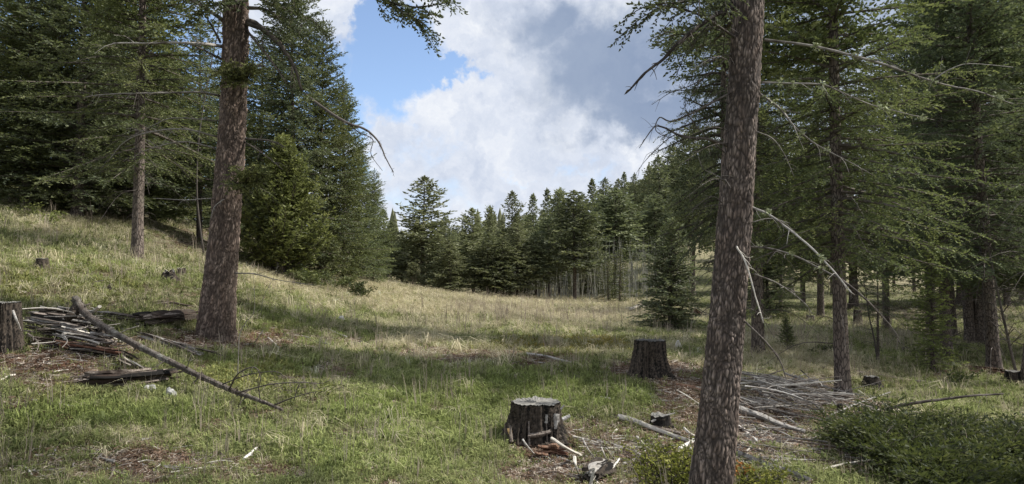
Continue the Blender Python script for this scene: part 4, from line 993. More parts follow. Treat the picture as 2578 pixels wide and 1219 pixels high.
# right side forest
T(1818, 11.8, None, 300, 'fine_a', 'dark fir trunk close behind the left edge of the nearest trunk', tall=13, name='fir_tree')
T(1908, 14.8, None, 420, 'fine_c', 'fir with a flared grey trunk standing right behind the nearest trunk', vb=897, tall=14)
T(2122, 10.6, None, 520, 'fine_c', 'fir with a straight dark trunk rising from the slash pile', vb=1008, tall=12, lean=.02)
T(2505, 15.5, None, 480, 'fine_a', 'dark fir with a forked leaning trunk at the right', vb=936, tall=13, lean=-.05)
T(2442, 21, None, 360, 'forest_c', 'thick dark trunk left of the forked leaning fir', vb=868, tall=14)
T(2402, 24, None, 200, 'sparse', 'slim bare trunk between the narrow young fir and the thick dark trunk', vb=855, tall=11, lean=-.03)
T(2572, 13, None, 260, 'sparse', 'thin lichened trunk leaning left at the right edge', tall=10, lean=-.12)
T(2210, 15.5, 640, 90, 'sparse', 'thin dead sapling leaning beside the slash', vb=918, name='dead_sapling')
T(2150, 34, None, 300, 'forest_b', 'dark fir behind the trunk in the slash pile', vb=775, tall=12)
T(2232, 30, None, 260, 'forest_c', 'slender fir trunk with low boughs in the middle of the right wood', vb=832, tall=11)
T(2350, 14.6, 590, 105, 'sapling', 'bright young fir with a shaggy pole like lower stem', vb=938)
T(1688, 22.5, 552, 150, 'young', 'dense dark young fir standing alone in the meadow', vb=833)
T(1982, 17, 800, 58, 'bush', 'little round fir seedling right of the flared trunk', vb=883)
T(1935, 30, 560, 170, 'full_a', 'low spreading dark fir behind the flared trunk', vb=800)
k = 0; placed = []
for (dmin, dmax, n, pr) in ((17, 28, 7, ('forest_a', 'forest_b', 'forest_c')), (28, 45, 13, ('forest_a', 'forest_c', 'forest_c', 'sparse')), (45, 80, 17, ('far_high', 'far_high', 'far_b'))):
    for _ in range(n):
        for _try in range(40):
            u = rt.uniform(1780 if dmin > 25 else 2000, 2820); d = rt.uniform(dmin, dmax); p = Gd(u, d)
            if all(np.hypot(p[0]-q[0], p[1]-q[1]) > 2.1 for q in placed) and not (dmin < 20 and 2040 < u < 2330): break
        placed.append(p)
        mark = ['nearest trunk', 'flared trunk', 'slash pile trunk', 'leaning dead pole', 'bright young fir', 'thick dark trunk', 'forked leaning fir', 'right edge of the picture'][int(np.searchsorted([1870, 2050, 2180, 2290, 2400, 2470, 2570], u))]
        how = 'deep in the shady wood' if d > 45 else 'well back in the shady wood' if d > 28 else 'near the front of the shady wood'
        T(u, d, None, None, pr[rt.integers(len(pr))], 'fir %s, beyond the %s' % (how, mark), 'firs of the shady wood on the right', tall=rt.uniform(10, 15))
# trees just outside the picture on the right: their shade falls across the slash
for (x, y, tl) in [(9.5, 5.0, 11)]:
    p = np.array([x, y, Hs(x, y)]); plant_tree(PR['forest_a'][0], p, 'fir beside the right edge of the picture shading the slash', 'tree', 'firs beside the right edge', 'fir_tree', tl/14, tl/14*1.0, rt.uniform(0, 6))

# pale leafless aspens at the meadow end, too many to count
def thicket():
    rng = np.random.default_rng(5); mb = MB(); br = []
    for k in range(620):
        u = rng.uniform(1290, 1740); d = rng.uniform(43.5, 62); p = Gd(u, d); h = rng.uniform(1.6, 4.2); b = rng.normal(0, .10, 2)
        q = resample([p, p+[b[0]*h*.4, b[1]*h*.4, h*.5], p+[b[0]*h, b[1]*h, h]], 5); tube(mb, q, np.linspace(.022, .006, 5), 3, 0, rng.uniform(.3, .9), cap=False)
        if rng.uniform() < .8: br.append((q, rng.uniform(.2, .9)))
    spray_set(mb, br, rng, .30, .5, .18, .08, .018, .3, -.2, .6, 1, 1, 0, .006)
    o = mb.obj('aspen_thicket', [M['aspen'], M['haze_twig']]); tag(o, 'pale leafless aspen thicket between the firs at the far end of the meadow', 'thicket', kind='stuff')
thicket()
# wood on the distant ridge
def far_wood():
    rng = np.random.default_rng(6); mb = MB()
    for k in range(1500):
        a = rng.uniform(-.55, .6); r = rng.uniform(150, 900)**1.0; x = math.sin(a)*r; y = math.cos(a)*r; z = Hs(x, y); h = rng.uniform(6, 13); n = 7
        w = h*rng.uniform(.13, .2)
        for lev in range(4):
            f0 = .1+.22*lev; rr = w*(1-.85*f0)*rng.uniform(.8, 1.2, n); an = np.arange(n)*6.283/n+rng.uniform(0, 1)
            v = np.column_stack([x+np.cos(an)*rr, y+np.sin(an)*rr, z+h*f0+rng.normal(0, .03*h, n)]); v = np.vstack([v, [x, y, z+h*min(1, f0+.42)]])
            mb.add(v, np.stack([np.arange(n), (np.arange(n)+1) % n, np.full(n, n)], 1), None, 0, rng.uniform(.2, .6))
    o = mb.obj('far_woods', [M['fir_far']]); tag(o, 'dark conifer wood on the distant ridge', 'wood', kind='stuff')
far_wood()

# ------------------------------------------------------------------ stumps
def stump(u, vb, wpx, hpx, label, seed=0, mat='char', top='cut', group=None, name='tree_stump', flare=.35, ragged=.05, tilt=(0, 0), nseg=None, dd=None):
    rng = np.random.default_rng(1000+seed); b = G(u, vb) if dd is None else Gd(u, dd); s = b[1]/FPX; w = wpx*s; h = hpx*s*1.04; r = w/2/(1+flare)*1.04
    b = b+[0, r*.9, 0]; b[2] = Hs(b[0], b[1])
    big = hpx > 60; n = nseg or (140 if big else 24); nz = 46 if big else 9
    root = empty(name, b); tag(root, label, 'stump', group)
    a = np.arange(n)*2*math.pi/n; z = np.linspace(-.12*w-.03, h, nz); mb = MB()
    ph = rng.uniform(0, 6.28, 4); zz = np.clip(z, 0, h)/h
    R = r*(1+flare*(.35*np.exp(-zz/.2)+.65*(1-zz)**1.2))[:, None]*(1+(.08+.16*np.exp(-zz/.25))[:, None]*(.6*np.sin(3*a+ph[0])+.5*np.sin(5*a+ph[1])+.3*np.sin(8*a+ph[2]))*.6)
    ridge = rng.normal(0, 1, n); ridge = (ridge+np.roll(ridge, 1))*.5
    R = R*(1+ridge[None]*.035+rng.normal(0, .022, R.shape))
    if seed == 1: R = R*(1+.20*np.exp(-zz/.55)[:, None]*np.clip(-np.cos(a), 0, 1)[None]**2)
    if big:
        for ii in range(nz):
            for jj in range(n):
                R[ii, jj] += r*(.10*mnoise.noise((math.cos(a[jj])*5.5+seed, math.sin(a[jj])*5.5, z[ii]*3.0))+.05*mnoise.noise((math.cos(a[jj])*16, math.sin(a[jj])*16+seed, z[ii]*9)))
    for _ in range(7 if big else 2):      # rotten hollows
        c = rng.uniform(0, 6.28); zc = rng.uniform(.1, .8); da = np.angle(np.exp(1j*(a-c))); R = R*(1-.16*np.exp(-(da/.22)**2)[None]*np.exp(-((zz-zc)/.3)**2)[:, None])
    X = np.cos(a)*R+tilt[0]*np.clip(z, 0, h)[:, None]; Y = np.sin(a)*R+tilt[1]*np.clip(z, 0, h)[:, None]
    edge = rng.normal(0, ragged*r*.55, n); edge = (edge+np.roll(edge, 1)) if not big else np.convolve(np.tile(edge, 3), np.hanning(9)/2.2, 'same')[n:2*n]; Z = z[:, None]+zz[:, None]**3*edge[None]+tilt[0]*X*zz[:, None]*.5
    v = np.stack([X, Y, Z], -1); i = np.arange(nz-1)[:, None]*n; j = np.arange(n)[None]; k = (j+1) % n
    mb.add(v.reshape(-1, 3), None, np.stack([i+j, i+k, i+n+k, i+n+j], -1).reshape(-1, 4), 0, np.clip(.5+ridge[None]*.3+rng.normal(0, .2, R.shape), 0, 1).ravel())
    mb.obj('stump_bark', [M[mat]], root, big)
    # sawn top, a little below the ragged bark edge
    tb = MB(); rings = 5; V = []; 
    for q in range(rings):
        f = 1-q/rings; V.append(np.stack([tilt[0]*h+(X[-1]-tilt[0]*h)*f*.97, tilt[1]*h+(Y[-1]-tilt[1]*h)*f*.97, Z[-1]*f+(1-f)*Z[-1].mean()-.012*(q > 0)+rng.normal(0, .004, n)], -1))
    V = np.vstack(V+[np.array([[tilt[0]*h, tilt[1]*h, Z[-1].mean()-.01]])]); i = np.arange(rings-1)[:, None]*n
    tb.add(V, np.stack([(rings-1)*n+np.arange(n), (rings-1)*n+(np.arange(n)+1) % n, np.full(n, rings*n)], 1), np.stack([i+j, i+k, i+n+k, i+n+j], -1).reshape(-1, 4), 0, rng.uniform(.4, 1, len(V)))
    V[:, 2] += .004; tb.v[0][:, 2] += .004
    tb.obj('cut_top', [M[top]], root)
    return root, b, r, h

s1, b1, r1, h1 = stump(1352, 1128, 166, 90, 'blackened rotting stump with a silvery sawn top, in the grass at bottom centre', 1, flare=.42, ragged=.025)
# pieces of that stump: silver sapwood slab, roots, orange limb cut
def slab_child(root, pts, r, mat, seed, name, flat=.4, sides=8, r1=None, label=None):
    rng = np.random.default_rng(seed); mb, _ = stick_mesh(pts, r, r if r1 is None else r1, rng, sides, 8, 0, (.4, 1), .25, .01); o = mb.obj(name, [M[mat]], root, False, origin=tuple(root.location))
    if label: o['label'] = label
    return o
slab_child(s1, [P(1398, 1080, b1[1]-r1*.97), P(1402, 1042, b1[1]-r1*.86)], .026, 'silver', 2, 'sapwood')
slab_child(s1, [P(1376, 1066, b1[1]-r1*1.0), P(1378, 1044, b1[1]-r1*.93)], .016, 'silver', 3, 'sapwood')
slab_child(s1, [P(1286, 1092, b1[1]-r1*.9), P(1283, 1080, b1[1]-r1*1.0)], .020, 'orange_cut', 4, 'limb_cut')
slab_child(s1, [P(1330, 1098, b1[1]-r1*1.15), P(1362, 1094, b1[1]-r1*1.25), P(1388, 1086, b1[1]-r1*1.2)], .022, 'rot', 5, 'root')
for k in range(9):
    rr = np.random.default_rng(60+k); uu = 1290+k*14+rr.uniform(-5, 5)
    slab_child(s1, [P(uu, 1118+rr.uniform(-5, 5), b1[1]-r1*1.25), P(uu+rr.uniform(-4, 8), 1060+rr.uniform(-12, 12), b1[1]-r1*.98)], rr.uniform(.008, .017), 'char' if k % 3 else 'rot', 70+k, 'bark_strip', r1=.006)
s2, b2, r2, h2 = stump(1642, 955, 118, 92, 'tall black mossy stump on bare reddish soil behind the slash', 2, flare=.62, ragged=.05)
stump(1667, 1082, 60, 26, 'small dark stump with a loose bark strip beside the bleached log', 3, ragged=.1)
stump(-12, 893, 84, 120, 'dark stump cut off by the left edge, silver rim', 4, ragged=.06)
stump(97, 679, 36, 25, 'small grey brown stump alone on the green left slope', 5)
stump(452, 700, 26, 22, 'short pale topped stump on the slope left of the leaning trunk', 6)
stump(418, 706, 52, 20, 'rotted dark root stump lying open beside the short pale topped stump', 7, mat='char', ragged=.4, flare=.9)
stump(28, 516, 28, 20, 'weathered stump at the top of the slope by the left edge', 8, mat='rot')
stump(2204, 982, 62, 28, 'wide rotted stump with spreading roots under the fallen dark log', 9, flare=.8, ragged=.12)
stump(2316, 977, 17, 16, 'little stump just below the fallen dark log', 10, mat='rot')
stump(2370, 990, 14, 11, 'tiny stump further right below the fallen dark log', 11, mat='rot')
stump(2074, 937, 15, 12, 'tiny stump in the tawny grass left of the slash pile trunk', 12, mat='rot')
stump(2044, 809, 24, 13, 'low wide stump far back left of the slash pile trunk', 13, mat='rot')
stump(2163, 822, 24, 38, 'tall far stump just right of the slash pile trunk', 14, mat='rot')
stump(2272, 854, 22, 10, 'low dark stump in the far glade on the right', 15)
stump(2282, 886, 17, 9, 'small square stump below the low dark one in the right glade', 16, mat='rot')
stump(2275, 806, 12, 6, 'farthest small stump of the right wood', 17)
stump(2562, 969, 46, 30, 'dark stump at the right edge behind the leaning thin trunk', 18)
stump(2200, 1040, 20, 18, 'small stump at the right end of the grey stick pile', 19, mat='rot')
stump(2118, 1052, 18, 30, 'dark stub at the foot of the slash pile trunk', 20)
stump(1494, 852, 26, 6, 'flat dark stump remnant in the sunlit grass left of the black mossy stump', 21)
stump(262, 737, 34, 10, 'rotted low stump remnant under the thin fallen pole on the slope', 22, ragged=.3)
stump(1992, 745, 20, 18, 'far grey stump in the dark wood behind the flared trunk', 23, mat='rot', dd=55)

# ------------------------------------------------------------------ logs, slabs, sticks
_sid = [0]
def lying(px, w, mat, label, name='fallen_stick', cat='stick', group=None, lift=0.0, w1=None, sides=7, stubs=2, rough=.12, wob=.006, tone=(.35, 1), twigs=0, tl=.2, lifts=None, n=None, dist=None):
    """a piece of wood on the ground along a photo polyline; w, w1 = thickness in photo pixels at both ends"""
    _sid[0] += 1; rng = np.random.default_rng(3000+_sid[0]); pts = []
    for i, q in enumerate(px):
        g = G(q[0], q[1]) if len(q) == 2 else Gd(q[0], q[2]); 
        if len(q) == 3: g = P(*q)
        pts.append(g)
    pts = np.array(pts); s0 = pts[0][1]/FPX; s1_ = pts[-1][1]/FPX; ra = w*s0*.42; rb = (w1 if w1 is not None else w*.7)*s1_*.42
    for i in range(len(pts)):
        if len(px[i]) == 2: pts[i][2] += max(ra, rb)*1.15+.008+lift+(lifts[i] if lifts else 0)
    o0 = pts[0].copy()
    mb, p = stick_mesh(pts, ra, rb, rng, sides, n, stubs, tone, rough, wob, max(ra*4, .05))
    if twigs: add_twigs(mb, p, rng, twigs, tl, max(rb*.6, .002), 0, 2, .2, .15)
    o = mb.obj(name, [M[mat]], None, False, origin=o0); o.location = o0
    return tag(o, label, cat, group)
def split_log(px, w, mat, mat2, label, seed, n=7, name='rotten_log', cat='log', lift=0, w1=None):
    """a decayed log that has come apart into long splinters, each a part"""
    rng = np.random.default_rng(seed); A = G(*px[0]); B_ = G(*px[-1]); s = A[1]/FPX; r = w*s*.68; 
    n = int(n*2.2); root = empty(name, A); tag(root, label, cat); L = np.linalg.norm(B_-A); t = (B_-A)/L; side = unit(np.cross(t, [0, 0, 1]))
    mids = [G(*q) for q in px]
    for k in range(n):
        a0, a1 = sorted(rng.uniform(0, 1, 2)); skew = rng.normal(0, .09); a0 *= .6; a1 = 1-(1-a1)*.6
        off = side*rng.uniform(-1, 1)*r*.8+np.array([0, 0, rng.uniform(.3, 1.7)*r+lift]); f = np.linspace(a0, a1, 7); path = resample(mids, 30); path = path[(f*29).astype(int)]+off+(side[None]*skew+np.array([[0, 0, abs(skew)*.5]]))*((f-.5)*L*.6)[:, None]
        path = path+np.cumsum(rng.normal(0, .006, path.shape), 0); q = .35+.65*min(1, 4*min(1, .3+.7*(1)))
        mb = MB(); tube(mb, path, r*rng.uniform(.16, .40)*np.interp(f, [0, .2, .85, 1], [.2, 1, 1, .5]), 6, 0, rng.uniform(.1, .95), True, .5, rng, .6)
        mb.obj('splinter', [M['char' if rng.uniform() < .2 else mat if rng.uniform() < .6 else mat2]], root, origin=A)
    return root

# fallen pole with its dead twigs, left
pole = empty('fallen_pole', P(194, 756, 9.0)); tag(pole, 'long bark covered fallen pole slanting down over the rotten planks, left foreground', 'fallen tree')
def pole_parts():
    pts = PP([(190, 752, 8.9), (225, 797, 8.75), (315, 853, 8.2), (451, 921, 7.5), (577, 979, 7.1), (640, 1004, 6.95), (715, 1034, 6.8)], 8)
    rng = np.random.default_rng(8); mb, p = stick_mesh(pts, .050, .014, rng, 16, 90, 34, (.3, 1), .16, .010, .09); mb.obj('stem', [M['pole_bark']], pole, True, origin=tuple(pole.location))
    dead_branch(pole, PP([(577, 979, 7.05), (600, 940, 6.9), (640, 925, 6.8), (655, 950, 6.8), (650, 985, 6.8)], 7), .009, .003, 81, 'dark_twig', 4, .2)
    dead_branch(pole, PP([(560, 968, 7.1), (620, 945, 6.9), (690, 935, 6.8), (720, 952, 6.8)], 7), .007, .002, 82, 'dark_twig', 5, .2)
    dead_branch(pole, PP([(600, 988, 7.0), (680, 968, 6.8), (760, 963, 6.7), (805, 966, 6.7), (830, 955, 6.7)], 7), .008, .002, 83, 'dark_twig', 7, .22)
    dead_branch(pole, PP([(655, 1005, 6.9), (650, 960, 6.8), (655, 930, 6.8)], 7), .006, .002, 84, 'dark_twig', 4, .15)
    dead_branch(pole, PP([(690, 1020, 6.8), (740, 1000, 6.7), (800, 985, 6.6)], 7), .006, .002, 85, 'dark_twig', 6, .2)
    dead_branch(pole, PP([(740, 1010, 6.8), (750, 975, 6.8), (760, 960, 6.8)], 7), .005, .002, 86, 'dark_twig', 3, .15)
    dead_branch(pole, PP([(420, 906, 7.6), (380, 928, 7.5), (320, 935, 7.5)], 7), .006, .002, 87, 'dark_twig', 4, .15)
    dead_branch(pole, PP([(200, 762, 8.9), (183, 790, 8.8), (170, 805, 8.8)], 8.9), .06, .05, 88, 'char', 0, label='broken stub leaning under the thick end')
    dead_branch(pole, PP([(470, 928, 7.4), (480, 900, 7.3), (490, 880, 7.3)], 7), .005, .002, 89, 'dark_twig', 2, .1)
pole_parts()
split_log([(165, 980), (300, 974), (467, 960)], 32, 'rot', 'rot', 'grey weathered rotten log split into splinters below the fallen pole', 9, 13)
split_log([(330, 826), (410, 822), (500, 812)], 32, 'rot', 'char', 'dark hollow log lying against the foot of the thick leaning trunk', 10, 9)
split_log([(336, 842), (440, 878), (548, 920)], 14, 'silver', 'rot', 'narrow split plank of wood right of the fallen pole', 11, 6)
split_log([(48, 812), (150, 820), (245, 832)], 22, 'silver', 'rot', 'topmost silver board of the rotten heap beside the left stump', 12, 6, 'rotten_board', 'board', .10)
split_log([(48, 826), (140, 842), (232, 866)], 22, 'rot', 'silver', 'second board of the rotten heap, brown with pale edge', 13, 6, 'rotten_board', 'board', .07)
split_log([(50, 845), (170, 865), (294, 892)], 22, 'rot', 'silver', 'third board of the rotten heap, long with a grey end', 14, 7, 'rotten_board', 'board', .04)
split_log([(50, 868), (180, 888), (325, 912)], 22, 'rot_red', 'rot', 'lowest board of the rotten heap, crumbling reddish wood', 15, 8, 'rotten_board', 'board')
split_log([(215, 838), (250, 862), (296, 892)], 26, 'char', 'rot', 'black slab wedged under the fallen pole', 16, 4, 'rotten_board', 'board', .03)
split_log([(257, 882), (310, 912), (364, 945)], 17, 'silver', 'bleached', 'pale grey board sliding out of the rotten heap towards the grass', 17, 4, 'rotten_board', 'board')
split_log([(240, 800), (290, 812), (345, 818)], 12, 'rot', 'silver', 'short grey slab between the fallen pole and the dark hollow log', 18, 4, 'rotten_board', 'board', .03)
split_log([(60, 818), (160, 838), (262, 852)], 26, 'char', 'rot', 'dark core board in the middle of the rotten heap', 32, 6, 'rotten_board', 'board', .05)
split_log([(120, 880), (210, 892), (300, 902)], 18, 'rot_red', 'silver', 'short reddish board at the lower right of the rotten heap', 33, 5, 'rotten_board', 'board', .02)
split_log([(372, 768), (430, 772), (492, 784)], 9, 'char', 'rot', 'thin dark log behind the dark hollow log', 19, 4)
split_log([(596, 800), (610, 802), (628, 804)], 10, 'char', 'rot', 'dark log end showing right of the leaning trunk', 20, 3)
lying([(42, 779, 8.0), (110, 775, 8.1), (150, 779, 8.2), (186, 787, 8.3)], 4, 'bleached', 'thin pale stick reaching from the left stump to the fallen pole', w1=2)
lying([(32, 782, 7.6), (42, 806, 7.6), (53, 833, 7.7)], 7, 'white_wood', 'white splinter leaning on the left stump', w1=4, stubs=0)
lying([(226, 800), (250, 772, 8.9)], 12, 'bleached', 'stubby white branch standing up behind the fallen pole', w1=9)
lying([(0, 966), (18, 956), (38, 950)], 8, 'bleached', 'pale stick end at the left edge on red litter')
lying([(80, 868), (84, 848, 7.9)], 9, 'white_wood', 'small white splinter standing in the lowest board', w1=1, stubs=0, name='wood_chip')
lying([(52, 1000), (84, 996), (110, 1000)], 4, 'silver', 'thin grey stick in the grass at far left')
lying([(80, 1012), (140, 1022), (205, 1030)], 5, 'silver', 'long grey twig in the grass below the rotten log')
# rocks
def rock(u, v, w, h, label, seed):
    rng = np.random.default_rng(seed); g = G(u, v); s = g[1]/FPX; n = 14; m = 8; th = np.linspace(0, math.pi*.6, m); ph = np.arange(n)*6.283/n
    R = np.outer(np.sin(th), np.ones(n))*w*s/2*(1+rng.normal(0, .07, (m, n))); Z = np.outer(np.cos(th), np.ones(n))*h*s+rng.normal(0, .01, (m, n)); Z[0] = Z[0, 0]
    V = np.stack([R*np.cos(ph), R*np.sin(ph)*.8, Z], -1).reshape(-1, 3); i = np.arange(m-1)[:, None]*n; j = np.arange(n)[None]; k = (j+1) % n
    mb = MB(); mb.add(V, None, np.stack([i+j, i+n+j, i+n+k, i+k], -1).reshape(-1, 4)); o = mb.obj('rock', [M['stone']]); o.location = g; tag(o, label, 'rock')
rock(376, 990, 40, 20, 'grey stone under the right end of the weathered rotten log', 1); rock(428, 1000, 32, 22, 'rounded grey stone right of the first one below the pole', 2)
rock(859, 812, 22, 16, 'white bleached knot of wood or stone in the green slope', 3)

# centre
lying([(1557, 1060), (1600, 1072), (1644, 1090), (1735, 1122)], 17, 'bleached', 'bleached peeled log with a brown lower end, left of the nearest trunk', 'fallen_log', 'log', w1=12, sides=12, rough=.1, tone=(.45, 1), n=20)
lying([(1633, 1083), (1670, 1090), (1714, 1100)], 13, 'rot', 'short brown rotten log alongside the bleached peeled log', 'fallen_log', 'log', w1=11, sides=10)
lying([(1640, 1062, 7.2), (1665, 1050, 7.2), (1700, 1040, 7.2)], 7, 'silver', 'grey bark strip lying on top of the small dark stump', w1=3, name='bark_strip', stubs=0)
lying([(1388, 1103, 5.85), (1425, 1128, 5.8), (1462, 1154)], 10, 'bleached', 'straight tan stick propped on the blackened rotting stump', w1=9, stubs=0)
lying([(1316, 1106, 5.8), (1328, 1124, 5.8), (1346, 1150)], 6, 'white_wood', 'short white stick leaning left of centre against the blackened stump', w1=4, stubs=0)
lying([(1416, 1056, 6.1), (1435, 1046, 6.1)], 12, 'white_wood', 'white stub of wood sticking out right of the blackened stump', w1=9, stubs=0, name='wood_chip')
lying([(1412, 1030, 6.3), (1420, 1020, 6.3)], 6, 'silver', 'grey peg behind the top of the blackened stump', w1=4, stubs=0, name='wood_chip')
split_log([(1350, 1150), (1395, 1152), (1440, 1160)], 26, 'rot_red', 'rot', 'crumbling reddish chunk of wood in front of the blackened stump', 21, 9, 'rotten_chunk', 'log')
lying([(1445, 1150, 5.6), (1450, 1175, 5.5), (1458, 1203)], 9, 'bleached', 'white splintered shard in front of the blackened stump', w1=3, rough=.3, stubs=1)
lying([(1395, 1152), (1430, 1166), (1450, 1172)], 7, 'bleached', 'pale stick end in front of the reddish chunk')
split_log([(1478, 1222), (1500, 1205), (1530, 1185)], 34, 'char', 'silver', 'dark mossy broken stub with a white face at the bottom centre', 22, 8, 'rotten_chunk', 'log')
lying([(1487, 1222, 5.3), (1492, 1198, 5.3), (1496, 1178, 5.3)], 10, 'bleached', 'white face piece on the dark mossy broken stub', w1=5, rough=.3, name='wood_chip')
for i, (pts, w, m, lb) in enumerate([
 ([(1514, 1126, 5.9), (1524, 1150, 5.8), (1532, 1176)], 4, 'bleached', 'thin upright stick left of the yellow green shrub'), ([(1525, 1128, 5.9), (1545, 1160)], 4, 'bleached', 'second thin stick left of the yellow green shrub'),
 ([(1467, 1104, 6.2), (1480, 1130, 6.1), (1500, 1164)], 5, 'silver', 'grey bent stick right of the tan propped stick'), ([(1585, 1175), (1605, 1160), (1624, 1135, 6.0)], 7, 'bleached', 'knobbly pale stick left of the yellow green shrub'),
 ([(1722, 1078, 6.9), (1735, 1090, 6.8), (1750, 1104)], 8, 'bleached', 'white stick end touching the nearest trunk, upper one'), ([(1712, 1138), (1735, 1124), (1752, 1112)], 12, 'white_wood', 'thick white stick touching the nearest trunk'),
 ([(1736, 1150), (1740, 1128, 6.3)], 9, 'white_wood', 'short white stub at the foot of the nearest trunk'), ([(1543, 1105), (1570, 1103), (1597, 1106)], 6, 'bleached', 'short horizontal tan stick in the grass right of the blackened stump'),
 ([(1465, 1100), (1500, 1112), (1535, 1122)], 4, 'silver', 'thin grey stick right of the blackened stump'), ([(1240, 1092), (1262, 1110), (1285, 1135)], 5, 'silver', 'grey stick left of the blackened stump'),
 ([(1362, 998), (1368, 968), (1374, 950)], 6, 'white_wood', 'white forked stick in the shaded grass, lower arm'), ([(1372, 952), (1395, 944), (1417, 938)], 4, 'white_wood', 'white forked stick in the shaded grass, upper arm'),
 ([(1350, 948), (1362, 956), (1372, 960)], 4, 'white_wood', 'little white twig beside the forked stick'), ([(1325, 897), (1380, 905), (1462, 926)], 9, 'silver', 'weathered grey log at the edge of the golden shrubs'),
 ([(1498, 941), (1525, 942), (1550, 946)], 5, 'silver', 'dark backed stick left of the black mossy stump'), ([(1480, 932), (1495, 940), (1505, 950)], 4, 'bleached', 'small pale bent stick left of the reddish soil'),
 ([(1532, 979), (1575, 980), (1608, 984)], 6, 'rot', 'dark flat stick below the black mossy stump'), ([(1607, 982), (1616, 992), (1622, 998)], 7, 'bleached', 'pale knob end of the dark flat stick'),
 ([(1703, 975), (1735, 980), (1772, 992)], 11, 'rot_red', 'reddish log running from the mossy stump behind the nearest trunk'), ([(1705, 988), (1730, 1002), (1762, 1024)], 6, 'bleached', 'pale stick sloping behind the nearest trunk'),
 ([(1690, 950), (1720, 962), (1765, 985)], 6, 'rot', 'brown stick right of the black mossy stump'), ([(1692, 918), (1705, 912), (1712, 910)], 5, 'bleached', 'tiny pale twig right of the black mossy stump'),
 ([(1676, 990), (1705, 998), (1725, 1008)], 5, 'bleached', 'pale stick below the reddish log'), ([(1640, 1012), (1680, 1014), (1700, 1012)], 4, 'silver', 'thin level stick below the reddish soil'),
 ([(824, 814), (830, 834), (873, 854)], 5, 'bleached', 'bent white stick on the green slope right of the leaning trunk'), ([(899, 824), (912, 818), (929, 818)], 5, 'bleached', 'short white stick on the slope above the bent one'),
 ([(738, 848), (762, 850), (787, 857)], 4, 'silver', 'grey stick on the slope below the bent white stick'), ([(853, 829), (880, 834), (910, 842)], 3, 'silver', 'faint grey stick crossing near the bent white stick'),
 ([(675, 855), (700, 880), (692, 903)], 6, 'bleached', 'curved pale stick right of the foot of the leaning trunk'), ([(709, 863), (720, 866), (737, 870)], 8, 'rot_red', 'short dark brown slab right of the leaning trunk'),
 ([(1123, 887), (1134, 892), (1147, 899)], 6, 'rot_red', 'short tan brown stick on the pink litter strip'), ([(1002, 980), (1018, 988), (1042, 1000)], 5, 'bleached', 'pale stick in the grass at the left end of the tree shadow'),
 ([(990, 966), (996, 972)], 6, 'white_wood', 'white chip above the pale stick in the grass'), ([(758, 770), (784, 777), (844, 792)], 6, 'rot', 'dark thin log on the upper slope'), ([(706, 752), (738, 762)], 4, 'rot', 'short dark stick high on the slope'),
 ([(614, 1164), (628, 1152), (646, 1136)], 11, 'white_wood', 'white bark shard on the brown litter at the bottom left'), ([(62, 1186), (70, 1190), (80, 1202)], 8, 'white_wood', 'small white shard at the bottom left corner'),
 ([(207, 713), (260, 718), (318, 725)], 4, 'rot', 'thin dark pole lying across the slope above the fallen pole'), ([(232, 714), (262, 706, 11.2)], 3, 'rot', 'short twig crossing the thin dark pole'),
 ([(380, 704), (400, 694), (425, 690)], 5, 'rot', 'dark root piece left of the rotted root stump'),
 ([(1045, 1000), (1060, 1004)], 4, 'bleached', 'tiny pale stick in the tree shadow'), ([(640, 868), (650, 850, 10), (662, 832, 10)], 3, 'silver', 'grey twig leaning by the leaning trunk')]):
    lying(pts, w, m, lb)
# white weathered post and far heaps
def post():
    rng = np.random.default_rng(4); g = G(1707, 882); s = g[1]/FPX; mb = MB(); h = 25*s; w = 10*s
    V = np.array([[-w, 0, -.03], [w, 0, -.03], [w*.95, .05, h*.5], [w*.35, .04, h*.98], [-.2*w, .0, h*.9], [-w*.7, .01, h*.45]]); V2 = V+[0, .06, 0]; n = 6
    mb.add(np.vstack([V, V2]), [[0, 1, 2], [0, 2, 3], [0, 3, 4], [0, 4, 5], [6, 8, 7], [6, 9, 8], [6, 10, 9], [6, 11, 10]], [[i, 6+i, 6+(i+1) % 6, (i+1) % 6] for i in range(6)], 0, .9)
    o = mb.obj('wood_chip', [M['white_wood']]); o.location = g; tag(o, 'pointed white slab of wood standing right of the black mossy stump', 'wood chip')
post()
FH = [((1587, 784), (1618, 772), 9, 'bleached'), ((1596, 776), (1640, 778), 8, 'silver'), ((1610, 768), (1645, 780), 8, 'rot'), ((1612, 760, 38), (1640, 770, 38), 8, 'char'), ((1600, 770, 38.5), (1632, 764, 38.5), 7, 'rot'), ((1625, 775), (1655, 770), 7, 'silver'), ((1575, 781), (1592, 779), 7, 'bleached'), ((1620, 766, 39), (1650, 760, 39), 6, 'rot')]
for a, b, w, m in FH: lying([a, b], w, m, 'log in the heap of cut logs beside the lone young fir', 'cut_log', 'log', 'logs heaped beside the lone young fir', w1=w)
for k in range(16):
    r_ = np.random.default_rng(400+k); u = 1745+r_.uniform(-8, 12); lying([(u, 772+r_.uniform(0, 12), 30+r_.uniform(0, 1)), (u+r_.uniform(15, 40), 795+r_.uniform(0, 10))], 3, ('rot_red', 'rot', 'silver')[k % 3], 'branch in the reddish brush heap right of the lone young fir', 'heap_stick', 'stick', 'sticks of the reddish brush heap', w1=2)

